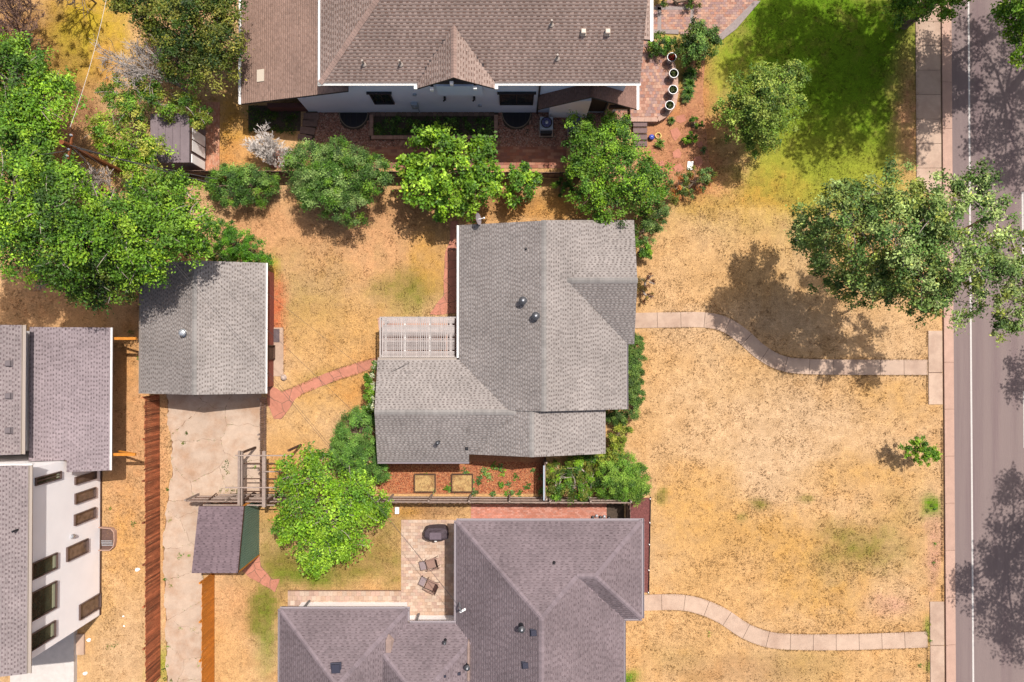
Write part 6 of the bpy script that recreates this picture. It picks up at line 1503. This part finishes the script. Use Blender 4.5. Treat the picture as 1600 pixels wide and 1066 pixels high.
bare_shrub('bare_tree', 'dark branched leafless tree at the top edge above the yellow grass', 'bare tree', (150, 5), 1.6, [(-.9, -.1, .5), (-.6, -.5, .6), (.3, -.6, .6), (.6, -.2, .8), (-1.2, .3, .5)], 1.0, .045, 4, 64, M['bark'], .5)
for (bp, sd_, lb) in (((205, 330), 65, 'pale dead branches poking through the leaves left of the garage'), ((160, 440), 66, 'bare forked branch hanging below the leaves over the shaded dirt'), ((108, 285), 67, 'tangle of dead brush below the utility pole')):
    x_, y_ = XY(*bp, 3); rng = random.Random(sd_); z_ = 5.2 if sd_ != 67 else .2
    if sd_ != 67:
        r_ = thing('dead_branches', lb, 'branches', (x_, y_, 0)); b = MB(); b.tube([(x_, y_, 0), (x_ + .1, y_, z_)], [.12, .06], 6); part('trunk', b.mesh('trunk', silver), r_)
    else: r_ = thing('dead_branches', lb, 'branches', (x_, y_, 0))
    b = MB(); silver_ = M['deadwood']
    for k in range(5): twigs(b, Vector((x_, y_, z_)), Vector((rng.uniform(-1, 1), rng.uniform(-1, 1), .5)), .9, .035, 4, rng, .5)
    part('branches', b.mesh('branches', silver_), r_)

# low plants: strap leaved clumps, bed plants, weeds
def blades(b, x, y, n, L, rng, cols, w=.035, lean=.75):
    for i in range(n):
        t = rng.uniform(0, 6.283); l = L * rng.uniform(.6, 1.1); c, s = math.cos(t), math.sin(t); q = lean * rng.uniform(.5, 1.1)
        p1 = (x + c * l * q * .5, y + s * l * q * .5, l * .55); p2 = (x + c * l * q, y + s * l * q, l * .45)
        wx, wy = -s * w, c * w; cc = shade(cols[rng.randrange(len(cols))], rng.uniform(.75, 1.25))
        b.face([(x + wx * .5, y + wy * .5, .02), (x - wx * .5, y - wy * .5, .02), (p1[0] - wx, p1[1] - wy, p1[2]), (p1[0] + wx, p1[1] + wy, p1[2])], cc)
        b.face([(p1[0] + wx, p1[1] + wy, p1[2]), (p1[0] - wx, p1[1] - wy, p1[2]), p2], cc)
def strap_plant(px_, py_, L, n, seed, label, cols=MID, cat='plant'):
    x, y = XY(px_, py_); rng = random.Random(seed); b = MB(); blades(b, 0, 0, n, L, rng, cols)
    o = bpy.data.objects.new('strap_leaved_plant', b.mesh('plant', M['leaf'])); COL.objects.link(o); o.location = (x, y, 0); return tag(o, label, cat)
strap_plant(1078, 118, .7, 150, 1, 'daylily clump just below the dark glossy shrub')
strap_plant(1076, 134, .7, 150, 2, 'daylily clump beside the second white pot from the top')
strap_plant(1073, 148, .75, 160, 3, 'darker daylily clump beside the third white pot')
strap_plant(1071, 122, .55, 90, 4, 'narrow daylily clump nearest the terrace edge', DK)
strap_plant(1070, 156, .6, 110, 5, 'lowest daylily clump in the strip beside the terrace', DK + OL)
strap_plant(1048, 190, .45, 90, 6, 'spiky green plant below the corner of the terrace', OL + MID)
strap_plant(1030, 226, .6, 90, 7, 'leafy strap plant below the coiled yellow hose', YG + MID)
strap_plant(1012, 252, .6, 80, 8, 'strap leaved plant at the foot of the steps beside the tree', MID + YG)
strap_plant(1098, 236, .4, 60, 9, 'wispy pale plant at the right side of the front bed', GG + OL)
def ground_leaves(name, label, cat, region, n_cl, cl_r, npc, size, cols, seed, zlo=.03, zhi=.25, spots=None, kind='stuff'):
    nr = np.random.default_rng(seed)
    if spots is None:
        xs = [p[0] for p in region]; ys = [p[1] for p in region]; x = nr.uniform(min(xs), max(xs), n_cl * 3); y = nr.uniform(min(ys), max(ys), n_cl * 3)
        k = np_inside(region, x, y); c = np.stack([x[k][:n_cl], y[k][:n_cl]], -1)
    else: c = np.array([XY(*p) for p in spots])
    C_ = np.concatenate([c, nr.uniform(zlo, zhi, (len(c), 1))], 1); O_ = np.tile(np.array([0, 0, 1.]), (len(c), 1))
    S_ = np.full(len(c), cl_r) * nr.uniform(.6, 1.3, len(c))
    me = leaf_mesh(name, C_, O_, npc, S_, size, cols, nr, flat=.35)
    o = part(name, me); return tag(o, label, cat, kind=kind)
ground_leaves('shade_plants', 'dark leafy ground cover filling the brick edged planting box', 'ground cover', PL((586, 185), (770, 185), (770, 212), (586, 212)), 170, .22, 26, .10, DK + BL, 71, .05, .14)
ground_leaves('porch_ground_cover', 'dark ground cover in the shaded bed left of the stone slabs', 'ground cover', PL((390, 168), (468, 168), (462, 206), (392, 206)), 60, .25, 26, .10, DK, 72, .05, .15)
ground_leaves('bed_weeds', 'scattered green squash plants and weeds over the red mulch bed', 'weeds', None, 0, .22, 40, .13, MID + GG, 73, .05, .2,
              spots=[(728, 748), (733, 758), (737, 765), (742, 770), (726, 738), (665, 746), (679, 765), (760, 740), (765, 745), (756, 734), (785, 738), (806, 745), (795, 756), (783, 756), (748, 754), (750, 747), (824, 760), (812, 770), (800, 770), (790, 771), (700, 762), (704, 766), (738, 752), (731, 742), (770, 770), (845, 768), (833, 735), (770, 728), (782, 730), (846, 745)])
ground_leaves('garden_weeds', 'scattered low weeds on the bare ground around the driveway and side yard', 'weeds', None, 0, .16, 26, .08, MID + OL, 74, .02, .07,
              spots=[(292, 677), (287, 692), (356, 722), (352, 730), (356, 738), (345, 766), (355, 765), (364, 766), (372, 768), (262, 765), (266, 812), (282, 868), (296, 868), (258, 905), (267, 915), (282, 982), (304, 982), (264, 1010), (310, 1040), (262, 1040), (256, 1046), (250, 1052), (246, 1060), (258, 1060), (268, 1062), (240, 1063), (173, 795), (210, 818), (232, 780), (170, 1010), (216, 560), (203, 518), (207, 520), (180, 1008), (398, 730), (1455, 790), (1460, 795), (1448, 797), (1452, 975), (1448, 988), (1454, 1000), (1437, 1040), (1460, 850), (1458, 880), (1108, 990), (985, 1058), (980, 1064), (990, 1064), (575, 1000)])
# weeds growing in the driveway cracks
nr = np.random.default_rng(80); pts = []
for (a, b_) in CRACKS:
    L = math.dist(a, b_)
    for k in range(int(L * 5)):
        t = nr.random()
        if nr.random() < .3: pts.append((a[0] + (b_[0] - a[0]) * t + nr.normal(0, .02), a[1] + (b_[1] - a[1]) * t + nr.normal(0, .02), .03))
pts = np.array(pts)
o = part('crack_weeds', leaf_mesh('crack_weeds', pts, np.tile(np.array([0, 0, 1.]), (len(pts), 1)), 5, np.full(len(pts), .07), .045, OL + MID, nr, flat=.3)); tag(o, 'tiny weeds growing in the cracks of the concrete driveway', 'weeds', kind='stuff')

# lawn tufts: real blades, coloured like the lawn they stand in
def tufts(name, label, n, h, w, seed, dark, region, mask=None, nb=3, strength=1.0):
    nr = np.random.default_rng(seed); x = nr.uniform(region[0], region[1], n); y = nr.uniform(region[2], region[3], n)
    dens = vnoise(x + 90, y + 70, .5, 31) * .6 + vnoise(x + 90, y + 70, 2.2, 32) * .7
    keep = nr.random(n) < np.clip((dens - .35) * 1.9, .05, 1)
    if nb > 3: keep &= (vnoise(x + 90, y + 70, 3.2, 33) + .35 * vnoise(x + 90, y + 70, 7.5, 34) + .5 * vnoise(x + 90, y + 70, .22, 35)) > 1.02
    for poly in BLOCK:
        keep &= ~np_inside(poly, x, y)
    x, y = x[keep], y[keep]; n = len(x)
    c = ground_colour(x, y); d = nr.random(n)[:, None]
    c = c * (1 - dark * d) + np.array(A(136, 104, 58)) * (max(dark, 0) * d) * strength
    V, C = [], []
    for k in range(nb):
        t = nr.uniform(0, 6.283, n); l = h * nr.uniform(.5, 1.3, n); ww = w * nr.uniform(.6, 1.3, n); ln = l * nr.uniform(.5, 1.3, n)
        cx_, sy_ = np.cos(t), np.sin(t); bx = x + nr.normal(0, w * 1.2, n); by = y + nr.normal(0, w * 1.2, n)
        z = np.zeros(n)
        V.append(np.stack([np.stack([bx - sy_ * ww, by + cx_ * ww, z], -1), np.stack([bx + sy_ * ww, by - cx_ * ww, z], -1), np.stack([bx + cx_ * ln, by + sy_ * ln, l], -1)], 1)); C.append(c)
    V = np.concatenate(V).reshape(-1, 3); C = np.concatenate(C); m_ = len(C)
    o = part(name, np_mesh(name, V, np.arange(m_ * 3).reshape(-1, 3), np.clip(C, 0, .9), M['grass'])); return tag(o, label, 'grass', kind='stuff')
BLOCK = [PL((1448, -400), (1900, -400), (1900, 1500), (1473, 1500), (1473, 1068), (1448, 1068), (1448, 938), (1471, 938), (1471, 634), (1448, 634), (1448, 515), (1471, 515), (1471, 300), (1433, 300), (1433, -400)),
         DW1, DW2, PL((375, 0), (1060, 0), (1060, 190), (905, 265), (375, 265)), PL((1010, -200), (1190, -200), (1190, 0), (1126, 64), (1010, 64)), PL((590, 500), (717, 500), (717, 350), (990, 350), (990, 640), (945, 710), (853, 775), (590, 775)),
         PL((626, 811), (1003, 811), (1015, 965), (975, 965), (975, 1200), (440, 1200), (440, 952), (449, 921), (626, 921)), PL((219, 412), (416, 412), (443, 512), (443, 590), (414, 615), (219, 615)), PL((-200, 512), (172, 512), (160, 740), (160, 960), (120, 1200), (-200, 1200)),
         PL((322, 158), (345, 158), (345, 276), (316, 276)), PL((736, 786), (1017, 776), (1014, 928), (998, 928), (960, 822), (736, 822)), PL((300, 790), (405, 790), (405, 865), (380, 893), (300, 893)),
         PL((988, 489), (1115, 487), (1150, 503), (1195, 540), (1230, 560), (1260, 562), (1450, 562), (1450, 586), (1240, 585), (1190, 570), (1150, 535), (1120, 513), (988, 514)),
         PL((998, 929), (1070, 927), (1110, 938), (1150, 960), (1195, 986), (1250, 990), (1450, 986), (1450, 1012), (1210, 1015), (1160, 1000), (1120, 972), (1080, 955), (998, 955)),
         PL((588, 559), (588, 574), (540, 590), (480, 612), (455, 635), (440, 655), (428, 655), (418, 630), (418, 600), (440, 612), (470, 600), (530, 575))]
tufts('dry_grass', 'short dry straw coloured grass covering the lawns', 230000, .04, .012, 41, .42, (-33, 29, -22, 23))
tufts('grass_clumps', 'darker olive grass clumps dotted through the dry lawns', 150000, .05, .017, 42, .55, (-33, 29, -22, 23), nb=5)

tufts('straw_thatch', 'pale bleached straw thatch lying between the grass clumps', 90000, .03, .016, 43, -.16, (-33, 29, -22, 23), nb=2, strength=0)

# ragged grass edges creeping over the paths and the kerb
nr = np.random.default_rng(90); E = []
def edge(pts, off, per_m):
    pts = smooth([XY(*p) for p in pts], 8)
    for a, b in zip(pts, pts[1:]):
        L = math.dist(a, b); d = ((b[0] - a[0]) / max(L, 1e-6), (b[1] - a[1]) / max(L, 1e-6))
        for _ in range(max(1, int(L * per_m))):
            t = nr.random() * L
            if vnoise(np.array([a[0] + 90.]), np.array([a[1] + 70.]), 1.1, 91)[0] < .35: continue
            for s_ in ((-off, off) if off else (0,)):
                q = s_ + nr.normal(0, .035); E.append((a[0] + d[0] * t - d[1] * q, a[1] + d[1] * t + d[0] * q, .035))
edge([(995, 501), (1050, 500), (1100, 500), (1132, 507), (1160, 525), (1187, 549), (1217, 566), (1255, 572.5), (1350, 574), (1449, 574)], .5, 34)
edge([(998, 942), (1060, 941), (1096, 948), (1130, 963), (1163, 985), (1200, 999), (1245, 1003), (1330, 1003), (1449, 999)], .51, 34)
edge([(1449, 517), (1449, 632)], 0, 40); edge([(1449, 940), (1449, 1066)], 0, 40); edge([(1472, 632), (1472, 940)], 0, 45); edge([(1433, 0), (1433, 292)], 0, 30)
edge([(626, 813), (626, 921), (451, 921), (450, 945)], 0, 26); edge([(417, 512), (443, 512), (443, 588)], 0, 20); edge([(588, 559), (530, 576), (470, 601), (440, 613)], 0, 40); edge([(588, 574), (540, 590), (480, 612), (455, 635)], 0, 40)
E = np.array(E); n = len(E); gc = ground_colour(E[:, 0], E[:, 1]); V, C = [], []
for k in range(4):
    t = nr.uniform(0, 6.283, n); l = .06 * nr.uniform(.5, 1.4, n); ww = .012
    bx = E[:, 0] + nr.normal(0, .02, n); by = E[:, 1] + nr.normal(0, .02, n); z = np.zeros(n)
    V.append(np.stack([np.stack([bx - np.sin(t) * ww, by + np.cos(t) * ww, z], -1), np.stack([bx + np.sin(t) * ww, by - np.cos(t) * ww, z], -1), np.stack([bx + np.cos(t) * l, by + np.sin(t) * l, l + .01], -1)], 1)); C.append(gc * nr.uniform(.55, 1.05, (n, 1)))
V = np.concatenate(V).reshape(-1, 3); C = np.concatenate(C)
tag(part('edge_grass', np_mesh('edge_grass', V, np.arange(len(V)).reshape(-1, 3), np.clip(C, 0, .9), M['grass'])), 'ragged dry grass creeping over the edges of the paths', 'grass', kind='stuff')

gx0, gy0_ = XY(85, 130); gx1_, gy1_ = XY(170, 0)
tufts('golden_grass', 'tall golden yellow grass patch below the leafless trees at upper left', 5200, .20, .016, 44, .35, (gx0, gx1_, gy0_, gy1_), nb=5)
